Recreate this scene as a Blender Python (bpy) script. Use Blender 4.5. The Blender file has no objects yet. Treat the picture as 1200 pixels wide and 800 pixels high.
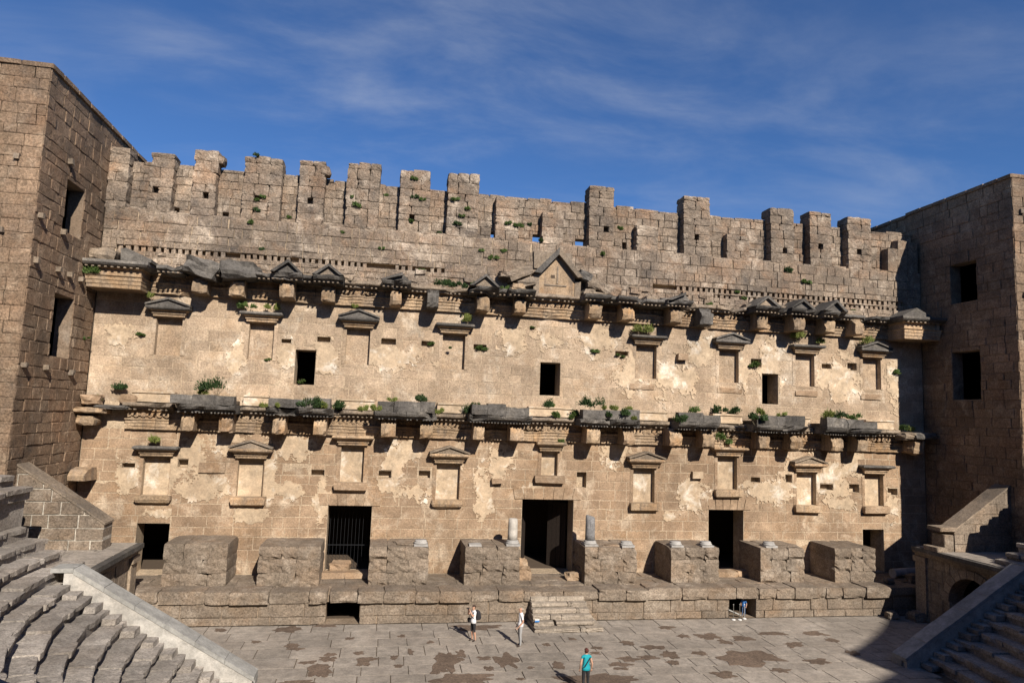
import bpy, bmesh, math, random
from mathutils import Matrix, Vector, noise
random.seed(11)
R = math.radians
scene = bpy.context.scene
col = scene.collection

# ------------------------------------------------------------ camera
CAM = Vector((-9.537, -39.526, 10.471))
YAW, PITCH, ROLL, FPX = 0.17749, 0.10711, 0.03713, 807.17
fw = Vector((math.sin(YAW)*math.cos(PITCH), math.cos(YAW)*math.cos(PITCH), math.sin(PITCH)))
r0 = Vector((math.cos(YAW), -math.sin(YAW), 0)); u0 = r0.cross(fw)
rt = r0*math.cos(ROLL) + u0*math.sin(ROLL); up = -r0*math.sin(ROLL) + u0*math.cos(ROLL)
cd = bpy.data.cameras.new('camera'); cam = bpy.data.objects.new('camera', cd); col.objects.link(cam)
cam.matrix_world = Matrix(((rt.x, up.x, -fw.x, CAM.x), (rt.y, up.y, -fw.y, CAM.y), (rt.z, up.z, -fw.z, CAM.z), (0, 0, 0, 1)))
cd.sensor_width = 36; cd.lens = FPX/1200*36; cd.clip_start = .2; cd.clip_end = 8000
scene.camera = cam

# ------------------------------------------------------------ sky and sun
SUN_AZ, SUN_EL = R(15), R(34)          # from the right, behind the camera
tosun = Vector((math.sin(SUN_AZ)*math.cos(SUN_EL), -math.cos(SUN_AZ)*math.cos(SUN_EL), math.sin(SUN_EL)))
w = bpy.data.worlds.new('World'); scene.world = w; w.use_nodes = True
nt = w.node_tree; nt.nodes.clear()
def wn(t, **kw):
    n = nt.nodes.new(t)
    for k, v in kw.items(): setattr(n, k, v)
    return n
sky = wn('ShaderNodeTexSky', sky_type='NISHITA', sun_disc=False, sun_elevation=SUN_EL, sun_rotation=math.atan2(tosun.x, tosun.y), air_density=1.0, dust_density=.1, ozone_density=4.0, altitude=300)
bg = wn('ShaderNodeBackground'); bg.inputs['Strength'].default_value = .05
wo = wn('ShaderNodeOutputWorld')
tc = wn('ShaderNodeTexCoord'); sx = wn('ShaderNodeSeparateXYZ'); nt.links.new(tc.outputs['Generated'], sx.inputs[0])
az = wn('ShaderNodeMath', operation='MAXIMUM'); nt.links.new(sx.outputs['Z'], az.inputs[0]); az.inputs[1].default_value = .0
ad = wn('ShaderNodeMath', operation='ADD'); nt.links.new(az.outputs[0], ad.inputs[0]); ad.inputs[1].default_value = .18
dv = wn('ShaderNodeVectorMath', operation='DIVIDE'); nt.links.new(tc.outputs['Generated'], dv.inputs[0])
cb = wn('ShaderNodeCombineXYZ')
for i in range(3): nt.links.new(ad.outputs[0], cb.inputs[i])
nt.links.new(cb.outputs[0], dv.inputs[1])
mp = wn('ShaderNodeMapping'); mp.inputs['Rotation'].default_value = (0, 0, R(24)); mp.inputs['Scale'].default_value = (.8, 1.5, .2); mp.inputs['Location'].default_value = (3.1, 1.7, 0)
nt.links.new(dv.outputs[0], mp.inputs['Vector'])
n1 = wn('ShaderNodeTexNoise'); n1.inputs['Scale'].default_value = 2.2; n1.inputs['Detail'].default_value = 9; n1.inputs['Roughness'].default_value = .6; n1.inputs['Distortion'].default_value = .35
n2 = wn('ShaderNodeTexNoise'); n2.inputs['Scale'].default_value = .9; n2.inputs['Detail'].default_value = 3
nt.links.new(mp.outputs[0], n1.inputs['Vector']); nt.links.new(dv.outputs[0], n2.inputs['Vector'])
c1 = wn('ShaderNodeMapRange'); c1.inputs[1].default_value = .36; c1.inputs[2].default_value = .88; c1.interpolation_type = 'SMOOTHSTEP'
c2 = wn('ShaderNodeMapRange'); c2.inputs[1].default_value = .42; c2.inputs[2].default_value = .66
nt.links.new(n1.outputs['Fac'], c1.inputs[0]); nt.links.new(n2.outputs['Fac'], c2.inputs[0])
mu = wn('ShaderNodeMath', operation='MULTIPLY'); nt.links.new(c1.outputs[0], mu.inputs[0]); nt.links.new(c2.outputs[0], mu.inputs[1])
mu2 = wn('ShaderNodeMath', operation='MULTIPLY'); nt.links.new(mu.outputs[0], mu2.inputs[0]); mu2.inputs[1].default_value = .44
mx = wn('ShaderNodeMix', data_type='RGBA'); nt.links.new(mu2.outputs[0], mx.inputs['Factor']); tint = wn('ShaderNodeMix', data_type='RGBA', blend_type='MULTIPLY'); tint.inputs['Factor'].default_value = 1; nt.links.new(sky.outputs[0], tint.inputs['A']); tint.inputs['B'].default_value = (.64, .92, 1.28, 1); nt.links.new(tint.outputs['Result'], mx.inputs['A'])
mx.inputs['B'].default_value = (7.0, 7.4, 8.2, 1)
nt.links.new(mx.outputs['Result'], bg.inputs['Color']); nt.links.new(bg.outputs[0], wo.inputs['Surface'])
sl = bpy.data.lights.new('sun', 'SUN'); sl.energy = 5.0; sl.angle = R(.53); sl.color = (1, .91, .80)
sun = bpy.data.objects.new('sun', sl); col.objects.link(sun); sun.location = tosun*200; sun.rotation_euler = tosun.to_track_quat('Z', 'Y').to_euler()
vs = scene.view_settings; vs.view_transform = 'Standard'; vs.look = 'None'; vs.exposure = 0.74; vs.gamma = 1; vs.use_curve_mapping = False

# ------------------------------------------------------------ materials
class NT:
    def __init__(s, name):
        s.m = bpy.data.materials.new(name); s.m.use_nodes = True; s.t = s.m.node_tree; s.t.nodes.clear()
    def n(s, t, ins=None, **kw):
        nd = s.t.nodes.new(t)
        for k, v in kw.items(): setattr(nd, k, v)
        for k, v in (ins or {}).items():
            if isinstance(v, bpy.types.NodeSocket): s.t.links.new(v, nd.inputs[k])
            else: nd.inputs[k].default_value = v
        return nd
    def math(s, op, a, b=0.0): return s.n('ShaderNodeMath', {0: a, 1: b}, operation=op).outputs[0]
    def mix(s, f, a, b, bt='MIX'):
        return s.n('ShaderNodeMix', {'Factor': f, 'A': a, 'B': b}, data_type='RGBA', blend_type=bt).outputs['Result']
    def rng(s, v, a, b, c=0.0, d=1.0): return s.n('ShaderNodeMapRange', {0: v, 1: a, 2: b, 3: c, 4: d}).outputs[0]
    def noise(s, v, sc, de=6, ro=.6, di=0.0): return s.n('ShaderNodeTexNoise', {'Vector': v, 'Scale': sc, 'Detail': de, 'Roughness': ro, 'Distortion': di}).outputs['Fac']
ALB = .66          # the swatches below were judged bright; real stone is darker
def C4(c): return (c[0], c[1], c[2], 1)
def stone(name, ca, cb, stain=(.1, .09, .08), st=.5, light=(.5, .45, .38), lt=.3, rnd=.2, bump=.35, rough=.92, streak=0., sc=1., speck=.3, warm=None, wt=0.):
    k = NT(name)
    geo = k.n('ShaderNodeNewGeometry'); oi = k.n('ShaderNodeObjectInfo'); pos = geo.outputs['Position']
    rn = k.math('FRACT', k.math('ADD', geo.outputs['Random Per Island'], oi.outputs['Random']))
    r2 = k.math('FRACT', k.math('MULTIPLY', rn, 17.31)); r3 = k.math('FRACT', k.math('MULTIPLY', rn, 71.7))
    # shift the grain from stone to stone
    off = k.n('ShaderNodeCombineXYZ', {0: k.math('MULTIPLY', rn, 37.), 1: 0., 2: k.math('MULTIPLY', r2, 23.)}).outputs[0]
    p2 = k.n('ShaderNodeVectorMath', {0: pos, 1: off}, operation='ADD').outputs[0]
    na = k.noise(pos, .8*sc, 6, .6, .4)
    c = k.mix(k.math('ADD', k.math('MULTIPLY', r2, .38), k.math('MULTIPLY', k.rng(na, .36, .64), .62)), C4(ca), C4(cb))
    if warm:
        nw = k.noise(k.n('ShaderNodeVectorMath', {0: pos, 1: (11., 47., 5.)}, operation='ADD').outputs[0], .55*sc, 6, .6, .5)
        c = k.mix(k.math('MULTIPLY', k.math('MULTIPLY', k.rng(nw, .47, .66), k.rng(r3, 0, 1, .45, 1.)), wt), c, C4(warm))
    nl = k.noise(pos, .45*sc, 7, .62, .3)
    nm = k.noise(p2, 2.3*sc, 8, .68, .2); nf = k.noise(pos, 11*sc, 6, .7); nx = k.noise(pos, 45*sc, 4, .7)
    sm = k.math('MULTIPLY', k.rng(k.math('ADD', k.math('MULTIPLY', nl, .6), k.math('MULTIPLY', nm, .4)), .47, .66), st)
    c = k.mix(sm, c, C4(stain))
    n5 = k.noise(k.n('ShaderNodeVectorMath', {0: pos, 1: (31., 7., 13.)}, operation='ADD').outputs[0], .9*sc, 8, .66, .5)
    c = k.mix(k.math('MULTIPLY', k.rng(n5, .52, .70), lt), c, C4(light))
    if streak:
        sv = k.n('ShaderNodeMapping', {'Vector': pos, 'Scale': (3.2, 3.2, .22)}).outputs[0]
        c = k.mix(k.math('MULTIPLY', k.rng(k.noise(sv, 1.4, 6, .65), .5, .68), streak), c, C4(stain))
    v = k.math('MULTIPLY', k.rng(rn, 0, 1, 1-rnd, 1+rnd), k.rng(nm, .36, .64, .76, 1.24))
    v = k.math('MULTIPLY', v, k.rng(nf, .36, .62, 1-speck, 1+speck*.75)); v = k.math('MULTIPLY', v, k.rng(nx, .36, .64, 1-speck*.8, 1+speck*.6))
    pit = k.n('ShaderNodeTexVoronoi', {'Vector': k.n('ShaderNodeVectorMath', {0: pos, 1: k.n('ShaderNodeVectorMath', {0: pos, 3: 0.}, operation='SCALE').outputs[0]}, operation='ADD').outputs[0], 'Scale': 4.2*sc, 'Randomness': 1.}).outputs['Distance']
    v = k.math('MULTIPLY', v, k.rng(k.math('ADD', pit, k.math('MULTIPLY', nf, .25)), .15, .24, 1-speck*1.6, 1.))
    v = k.math('MULTIPLY', k.math('MULTIPLY', v, ALB), k.rng(k.noise(pos, .21, 4, .55), .36, .64, .82, 1.15))
    c = k.n('ShaderNodeVectorMath', {0: c, 1: k.n('ShaderNodeCombineXYZ', {0: v, 1: v, 2: v}).outputs[0]}, operation='MULTIPLY').outputs[0]
    vo = k.n('ShaderNodeTexVoronoi', {'Vector': pos, 'Scale': 9.*sc}).outputs['Distance']
    h = k.math('ADD', k.math('ADD', k.math('MULTIPLY', nf, .5), k.math('MULTIPLY', nx, .25)), k.math('MULTIPLY', k.rng(vo, 0, .35), .3))
    bp = k.n('ShaderNodeBump', {'Strength': bump, 'Distance': .09, 'Height': h})
    b = k.n('ShaderNodeBsdfPrincipled', {'Base Color': c, 'Roughness': rough, 'Normal': bp.outputs[0], 'Specular IOR Level': .2})
    k.n('ShaderNodeOutputMaterial', {'Surface': b.outputs[0]})
    return k.m
def plain(name, c, rough=.7, metal=0., var=.12, sc=8., spec=.3):
    k = NT(name); geo = k.n('ShaderNodeNewGeometry')
    n = k.noise(geo.outputs['Position'], sc, 5, .6)
    v = k.rng(n, .3, .7, .78*(1-var), .78*(1+var))
    c = k.n('ShaderNodeVectorMath', {0: c, 1: k.n('ShaderNodeCombineXYZ', {0: v, 1: v, 2: v}).outputs[0]}, operation='MULTIPLY').outputs[0]
    b = k.n('ShaderNodeBsdfPrincipled', {'Base Color': c, 'Roughness': rough, 'Metallic': metal, 'Specular IOR Level': spec})
    k.n('ShaderNodeOutputMaterial', {'Surface': b.outputs[0]})
    return k.m
def leafmat(name, ca, cb):
    k = NT(name); geo = k.n('ShaderNodeNewGeometry')
    c = k.mix(geo.outputs['Random Per Island'], C4([q*.75 for q in ca]), C4([q*.75 for q in cb]))
    b = k.n('ShaderNodeBsdfPrincipled', {'Base Color': c, 'Roughness': .6, 'Specular IOR Level': .25})
    t = k.n('ShaderNodeBsdfTranslucent', {'Color': c})
    m = k.n('ShaderNodeMixShader', {0: .25, 1: b.outputs[0], 2: t.outputs[0]})
    k.n('ShaderNodeOutputMaterial', {'Surface': m.outputs[0]})
    return k.m
M = {}
M['facade'] = stone('facade_stone', (.48, .345, .23), (.39, .275, .18), stain=(.20, .135, .088), st=.95, light=(.64, .52, .385), lt=.85, rnd=.12, bump=.45, warm=(.42, .25, .125), wt=.5, speck=.24, streak=.12)
M['facade_pale'] = stone('pale_facade_stone', (.545, .42, .30), (.475, .36, .25), stain=(.27, .195, .135), st=.75, light=(.64, .54, .42), lt=.9, rnd=.15, bump=.45, warm=(.46, .31, .18), wt=.5, speck=.28, streak=.16)
M['mortar'] = stone('mortar', (.56, .44, .31), (.50, .39, .27), st=.3, light=(.6, .5, .38), lt=.3, rnd=.05, bump=.3, stain=(.2, .14, .1))
M['upper'] = stone('upper_wall_stone', (.385, .298, .22), (.275, .22, .17), stain=(.105, .09, .078), st=.95, light=(.60, .50, .395), lt=.9, rnd=.13, bump=.9, warm=(.42, .25, .145), wt=.7, speck=.46)
M['upper_mortar'] = stone('upper_wall_mortar', (.36, .27, .19), (.3, .23, .165), st=.5, lt=.3, rnd=.05, bump=.5)
M['tower'] = stone('tower_stone', (.36, .25, .165), (.28, .195, .13), stain=(.12, .095, .075), st=.95, light=(.47, .365, .26), lt=.7, rnd=.12, bump=.8, speck=.42, warm=(.36, .2, .11), wt=.5)
M['tower_mortar'] = stone('tower_mortar', (.29, .215, .15), (.25, .18, .125), st=.5, lt=.25, rnd=.05, bump=.4)
M['podium'] = stone('podium_stone', (.31, .245, .185), (.26, .21, .16), stain=(.13, .11, .09), st=.85, light=(.45, .38, .305), lt=.8, rnd=.09, bump=.8, speck=.36, warm=(.36, .215, .11), wt=.35)
M['entab'] = stone('entablature_stone', (.50, .36, .225), (.43, .31, .2), stain=(.17, .14, .115), st=.7, light=(.58, .48, .36), lt=.4, rnd=.2, bump=.5, streak=.7, warm=(.48, .27, .12), wt=.9)
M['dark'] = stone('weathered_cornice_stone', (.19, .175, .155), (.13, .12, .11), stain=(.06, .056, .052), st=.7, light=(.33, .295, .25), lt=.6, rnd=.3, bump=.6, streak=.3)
M['plaster'] = stone('old_plaster', (.60, .47, .33), (.57, .44, .30), stain=(.44, .32, .21), st=.75, light=(.88, .80, .68), lt=1., rnd=.05, bump=.2, speck=.14)
M['paving'] = stone('paving_stone', (.385, .34, .29), (.335, .295, .25), stain=(.235, .195, .16), st=.5, light=(.46, .415, .365), lt=.35, rnd=.09, bump=.3, speck=.16)
M['dirt'] = stone('brown_dirt', (.19, .14, .105), (.165, .12, .09), st=.3, lt=.25, light=(.24, .18, .13), rnd=.06, bump=.4, stain=(.09, .06, .04))
M['seat'] = stone('seat_stone', (.48, .43, .375), (.39, .35, .31), stain=(.17, .155, .14), st=.75, light=(.54, .5, .45), lt=.55, rnd=.2, bump=.8, warm=(.27, .2, .14), wt=.4)
M['coping'] = stone('coping_stone', (.40, .395, .37), (.36, .355, .335), stain=(.28, .27, .24), st=.4, light=(.58, .57, .53), lt=.4, rnd=.07, bump=.15, speck=.1)
M['render'] = stone('lime_render', (.52, .495, .45), (.47, .45, .41), stain=(.36, .32, .27), st=.5, light=(.68, .66, .62), lt=.4, rnd=.05, bump=.25, speck=.12)
M['marble'] = stone('grey_marble', (.50, .48, .45), (.36, .35, .34), stain=(.26, .25, .24), st=.45, light=(.6, .58, .55), lt=.3, rnd=.1, bump=.15, speck=.12)
M['white_mortar'] = stone('white_pointing', (.56, .52, .45), (.5, .46, .39), st=.4, lt=.2, rnd=.03, bump=.3, stain=(.4, .34, .27))
M['soil'] = stone('soil', (.17, .13, .09), (.14, .105, .075), st=.4, lt=.2, rnd=.05, bump=.6)
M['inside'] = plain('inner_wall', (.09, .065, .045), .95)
M['iron'] = plain('dark_iron', (.010, .011, .014), .6, .2)
M['step'] = stone('pale_step_stone', (.46, .395, .32), (.39, .33, .265), stain=(.2, .165, .13), st=.7, light=(.55, .49, .41), lt=.6, rnd=.15, bump=.6)
M['wood'] = plain('old_wood', (.022, .015, .011), .8, 0., .3)
M['leaf_dark'] = leafmat('dark_leaves', (.025, .055, .018), (.06, .10, .03))
M['leaf_mid'] = leafmat('green_leaves', (.06, .115, .025), (.12, .17, .045))
M['leaf_pale'] = leafmat('yellow_green_leaves', (.15, .19, .045), (.24, .26, .07))
M['stem'] = plain('plant_stem', (.09, .075, .045), .9)

# ------------------------------------------------------------ object helpers
WLOC = {}
def adopt(o, parent):
    col.objects.link(o)
    if parent is not None:
        o.parent = parent
        o.matrix_parent_inverse = Matrix.Translation(-WLOC.get(parent.name, Vector((0, 0, 0))))
    return o
def tag(o, label, cat=None, group=None, kind=None):
    if cat and not kind: kind = 'thing'
    if label: o['label'] = label
    if cat: o['category'] = cat
    if group: o['group'] = group
    if kind: o['kind'] = kind
    return o
def thing(name, label, cat, loc=(0, 0, 0), group=None, parent=None):
    o = bpy.data.objects.new(name, None); o.empty_display_size = .3
    adopt(o, parent); o.location = loc
    WLOC[o.name] = Vector(loc)
    return tag(o, label, cat, group)
class MB:
    def __init__(s, T=None): s.v = []; s.f = []; s.T = T
    def add(s, vs, fs):
        b = len(s.v)
        if s.T is not None: vs = [tuple(s.T @ Vector(p)) for p in vs]
        s.v.extend(vs); s.f.extend([tuple(i+b for i in f) for f in fs]); return s
    def box(s, x0, x1, y0, y1, z0, z1, j=0.):
        vs = [(x, y, z) for x in (x0, x1) for y in (y0, y1) for z in (z0, z1)]
        if j: vs = [tuple(c+random.uniform(-j, j) for c in p) for p in vs]
        return s.add(vs, [(0, 1, 3, 2), (4, 6, 7, 5), (0, 4, 5, 1), (2, 3, 7, 6), (0, 2, 6, 4), (1, 5, 7, 3)])
    def prism(s, poly, a, b, axis='y'):
        n = len(poly)
        def P(p, t): return (p[0], t, p[1]) if axis == 'y' else ((t, p[0], p[1]) if axis == 'x' else (p[0], p[1], t))
        vs = [P(p, a) for p in poly]+[P(p, b) for p in poly]
        return s.add(vs, [tuple(range(n)), tuple(range(2*n-1, n-1, -1))]+[(i, i+n, (i+1) % n+n, (i+1) % n) for i in range(n)])
    def loft(s, rings, xc=0., yb=0.):
        # rings: (half width, front y, z): mouldings that return against the wall at y = yb
        vs = []
        for hw, y, z in rings: vs += [(xc-hw, yb, z), (xc-hw, y, z), (xc+hw, y, z), (xc+hw, yb, z)]
        fs = []
        for i in range(len(rings)-1):
            a = 4*i
            for k in range(4): fs.append((a+k, a+(k+1) % 4, a+4+(k+1) % 4, a+4+k))
        m = 4*(len(rings)-1)
        fs += [(3, 2, 1, 0), (m, m+1, m+2, m+3)]
        return s.add(vs, fs)
    def lathe(s, prof, cx, cy, n=20, jit=0.):
        vs = []
        for r, z in prof:
            for i in range(n):
                a = 2*math.pi*i/n; rr = r*(1+random.uniform(-jit, jit)); vs.append((cx+rr*math.cos(a), cy+rr*math.sin(a), z))
        fs = [(k*n+i, k*n+(i+1) % n, (k+1)*n+(i+1) % n, (k+1)*n+i) for k in range(len(prof)-1) for i in range(n)]
        fs += [tuple(range(n-1, -1, -1)), tuple(range((len(prof)-1)*n, len(prof)*n))]
        return s.add(vs, fs)
    def build(s, name, mat, parent=None, smooth=False, stuff=False):
        me = bpy.data.meshes.new(name); me.from_pydata(s.v, [], s.f)
        bm = bmesh.new(); bm.from_mesh(me); bmesh.ops.recalc_face_normals(bm, faces=bm.faces); bm.to_mesh(me); bm.free()
        me.materials.append(M[mat] if isinstance(mat, str) else mat)
        if smooth: me.polygons.foreach_set('use_smooth', [True]*len(me.polygons))
        o = bpy.data.objects.new(name, me); adopt(o, parent)
        if stuff: o['kind'] = 'stuff'
        return o
def rough(mb, amp, sc=1.):
    mb.v = [tuple(Vector(p)+noise.noise_vector(Vector(p)*sc)*amp) for p in mb.v]; return mb

# unit stones: front of the stone at y = -.5, back at y = +.5
def front_variant(seed, bev, jit):
    rn = random.Random(seed)
    xs = [-.5, -.5+bev, -.02, .5-bev, .5]; zs = [-.5, -.5+bev*1.7, .5-bev*1.7, .5]
    vs = []; nx, nz = len(xs), len(zs)
    for k, z in enumerate(zs):
        for i, x in enumerate(xs):
            edge = i in (0, nx-1) or k in (0, nz-1); cor = i in (0, nx-1) and k in (0, nz-1)
            y = -.5+(.045 if edge else 0)+(.03 if cor else 0)+rn.uniform(-jit, jit)*1.6
            ii = -1 if i < nx/2 else 1
            vs.append((x+(rn.uniform(-jit, jit)*.5 if not edge else -ii*abs(rn.uniform(0, jit))*(.8 if i in (0, nx-1) else 0)), y, z+rn.uniform(-jit, jit)*(.9 if 0 < k < nz-1 else .4)))
    fs = [(k*nx+i, k*nx+i+1, (k+1)*nx+i+1, (k+1)*nx+i) for k in range(nz-1) for i in range(nx-1)]
    ring = list(range(nx))+[k*nx+nx-1 for k in range(1, nz)]+[(nz-1)*nx+i for i in range(nx-2, -1, -1)]+[k*nx for k in range(nz-2, 0, -1)]
    b = len(vs); vs += [(vs[i][0], .5, vs[i][2]) for i in ring]; n = len(ring)
    fs += [(ring[(i+1) % n], ring[i], b+i, b+(i+1) % n) for i in range(n)]
    return vs, fs
def solid_variant(seed, bev, jit):
    rn = random.Random(seed); bm = bmesh.new(); bmesh.ops.create_cube(bm, size=1)
    bmesh.ops.bevel(bm, geom=list(bm.edges), offset=bev, segments=1, affect='EDGES', profile=.5)
    for v in bm.verts: v.co += Vector((rn.uniform(-jit, jit), rn.uniform(-jit, jit), rn.uniform(-jit, jit)))
    bm.verts.index_update()
    vs = [tuple(v.co) for v in bm.verts]; fs = [tuple(v.index for v in f.verts) for f in bm.faces]; bm.free()
    return vs, fs
def worn_variant(seed, amp=.02, rnd_=.03):
    rn = random.Random(seed); bm = bmesh.new(); bmesh.ops.create_cube(bm, size=1); bmesh.ops.subdivide_edges(bm, edges=list(bm.edges), cuts=1, use_grid_fill=True)
    for v in bm.verts:
        k = sum(abs(c) > .49 for c in v.co)
        v.co *= 1-(rnd_ if k == 3 else (rnd_*.35 if k == 2 else 0)); v.co += Vector((rn.uniform(-amp, amp), rn.uniform(-amp, amp), rn.uniform(-amp, amp)))*(.6 if k > 1 else 1)
    bm.verts.index_update()
    vs = [tuple(v.co) for v in bm.verts]; fs = [tuple(v.index for v in f.verts) for f in bm.faces]; bm.free()
    return vs, fs
def crag_variant(seed, amp=.05):
    rn = random.Random(seed); bm = bmesh.new(); bmesh.ops.create_cube(bm, size=1); bmesh.ops.subdivide_edges(bm, edges=list(bm.edges), cuts=3, use_grid_fill=True)
    o = Vector((rn.uniform(0, 90), rn.uniform(0, 90), rn.uniform(0, 90)))
    for v in bm.verts:
        k = sum(abs(c) > .49 for c in v.co); n_ = noise.noise_vector(v.co*1.7+o)*amp+noise.noise_vector(v.co*4.5+o)*amp*.7
        chip = max(0., noise.noise(v.co*2.3+o*1.3)-.12)*.22 if k > 1 else 0
        v.co = v.co*(1-(.035 if k == 3 else .012 if k == 2 else 0)-chip)+n_*(.7 if k > 1 else 1)
    bm.verts.index_update()
    vs = [tuple(v.co) for v in bm.verts]; fs = [tuple(v.index for v in f.verts) for f in bm.faces]; bm.free()
    return vs, fs
def seat_variant(seed):
    rn = random.Random(seed)
    prof = [(.2, -1.), (.19, -.5), (.01, -.42), (-.005, -.03), (.02, 0.), (.5, .0), (1., .0)]
    n = 6; vs = []
    for i in range(n+1):
        x = -.5+i/n; bite = rn.uniform(0, .025)+(rn.uniform(.05, .2) if rn.random() < .14 else 0)+(.03 if i in (0, n) else 0)
        for q, (y, z) in enumerate(prof):
            e = bite if q in (2, 3, 4) else 0
            vs.append((x+(rn.uniform(-.01, .01) if 0 < i < n else 0), y+e+rn.uniform(-.015, .015), z-(e*.8 if q in (3, 4) else 0)+rn.uniform(-.016, .016)))
    m = len(prof)
    fs = [(i*m+q, (i+1)*m+q, (i+1)*m+q+1, i*m+q+1) for i in range(n) for q in range(m-1)]
    b = len(vs); vs += [(-.5, 1., -1.), (.5, 1., -1.)]
    fs += [tuple(range(m))+(b,), tuple(n*m+q for q in range(m-1, -1, -1))+(b+1,)]
    return vs, fs
VAR = {'front': [front_variant(i, .02, .008) for i in range(12)], 'rough': [front_variant(50+i, .05, .028) for i in range(14)], 'worn': [worn_variant(400+i) for i in range(12)], 'crag': [crag_variant(500+i) for i in range(12)], 'eroded': [crag_variant(600+i, .022) for i in range(14)],
       'solid': [solid_variant(100+i, .045, .018) for i in range(10)], 'slab': [solid_variant(200+i, .012, .006) for i in range(8)],
       'seat': [seat_variant(300+i) for i in range(14)]}
VM = {}
def vmesh(kind, i, mat):
    key = (kind, i, mat)
    if key not in VM:
        me = bpy.data.meshes.new(kind+'_unit'); me.from_pydata(VAR[kind][i][0], [], VAR[kind][i][1])
        bm = bmesh.new(); bm.from_mesh(me); bmesh.ops.recalc_face_normals(bm, faces=bm.faces); bm.to_mesh(me); bm.free()
        me.materials.append(M[mat]); VM[key] = me
    return VM[key]
def screen(p):
    d = p-CAM; z = d.dot(fw)
    if z < .5: return None
    return d.dot(rt)/z*FPX+600, 400-d.dot(up)/z*FPX
def stones(parent, items, mat, kind='front', name='stone_block', limit=300, rest='small_stones'):
    """items: (centre, (w,d,h), rotation_z, tilt, facing normal or None); the ones largest in view become parts, the rest one stuff part"""
    sc = []
    for it in items:
        c = it[0]; s = screen(c); d = c-CAM
        a = it[1][0]*it[1][2]/d.length_squared
        if it[4] is not None: a *= max(.02, -it[4].dot(d.normalized()))
        if s is None or not (-15 < s[0] < 1215 and -15 < s[1] < 815): a *= 1e-4
        sc.append(a)
    order = sorted(range(len(items)), key=lambda i: -sc[i])
    big = [i for i in order[:limit] if sc[i] > 1e-5]; bs = set(big)
    nv = len(VAR[kind])
    for i in big:
        c, dm, rz, tilt, _ = items[i]
        o = bpy.data.objects.new(name, vmesh(kind, random.randrange(nv), mat)); adopt(o, parent)
        o.location = c; o.rotation_euler = (tilt[0], tilt[1], rz); o.scale = dm
    left = [i for i in order if i not in bs]
    if left:
        mb = MB()
        for i in left:
            c, dm, rz, tilt, _ = items[i]
            vs, fs = VAR[kind][random.randrange(nv)]
            T = Matrix.Translation(c) @ Matrix.Rotation(rz, 4, 'Z') @ Matrix.Rotation(tilt[1], 4, 'Y') @ Matrix.Rotation(tilt[0], 4, 'X')
            mb.add([tuple(T @ Vector((p[0]*dm[0], p[1]*dm[1], p[2]*dm[2]))) for p in vs], fs)
        mb.build(rest, mat, parent, stuff=True)
def subtract(rects, h):
    out = []
    for a0, a1, b0, b1 in rects:
        x0, x1, z0, z1 = max(a0, h[0]), min(a1, h[1]), max(b0, h[2]), min(b1, h[3])
        if x0 >= x1 or z0 >= z1: out.append((a0, a1, b0, b1)); continue
        out += [(a0, x0, b0, b1), (x1, a1, b0, b1), (x0, x1, b0, z0), (x0, x1, z1, b1)]
    return [r for r in out if r[1]-r[0] > .09 and r[3]-r[2] > .09]
def masonry(u0, u1, z0, z1, h, wmin, wmax, holes=(), hv=.12):
    rects = []; z = z0
    n = max(1, round((z1-z0)/h)); hs = [random.uniform(1-hv, 1+hv) for _ in range(n)]; t = sum(hs)
    for q in hs:
        zt = z+(z1-z0)*q/t; x = u0-random.uniform(0, wmin*.8)
        while x < u1:
            wv = random.uniform(wmin, wmax); a, b = max(x, u0), min(x+wv, u1)
            if u1-b < .3: b = u1
            if b-a > .12: rects.append((a, b, z, zt))
            x += wv
            if b == u1: break
        z = zt
    for hh in holes: rects = subtract(rects, hh)
    return rects
def face_items(rects, origin, rz, gap=.03, depth=.3, jit=.02, tilt=.004):
    """stones of a wall face: origin on the face, rotated by rz about z; the face looks along local -y"""
    Rz = Matrix.Rotation(rz, 3, 'Z'); nrm = Rz @ Vector((0, -1, 0)); o = Vector(origin); its = []
    for a, b, z0, z1 in rects:
        y = random.uniform(-jit, jit*.3)
        c = o+Rz @ Vector(((a+b)/2, y+depth/2, (z0+z1)/2))
        its.append((c, (b-a-gap, depth, z1-z0-gap), rz, (random.uniform(-tilt, tilt), random.uniform(-tilt, tilt)), nrm))
    return its
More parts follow.
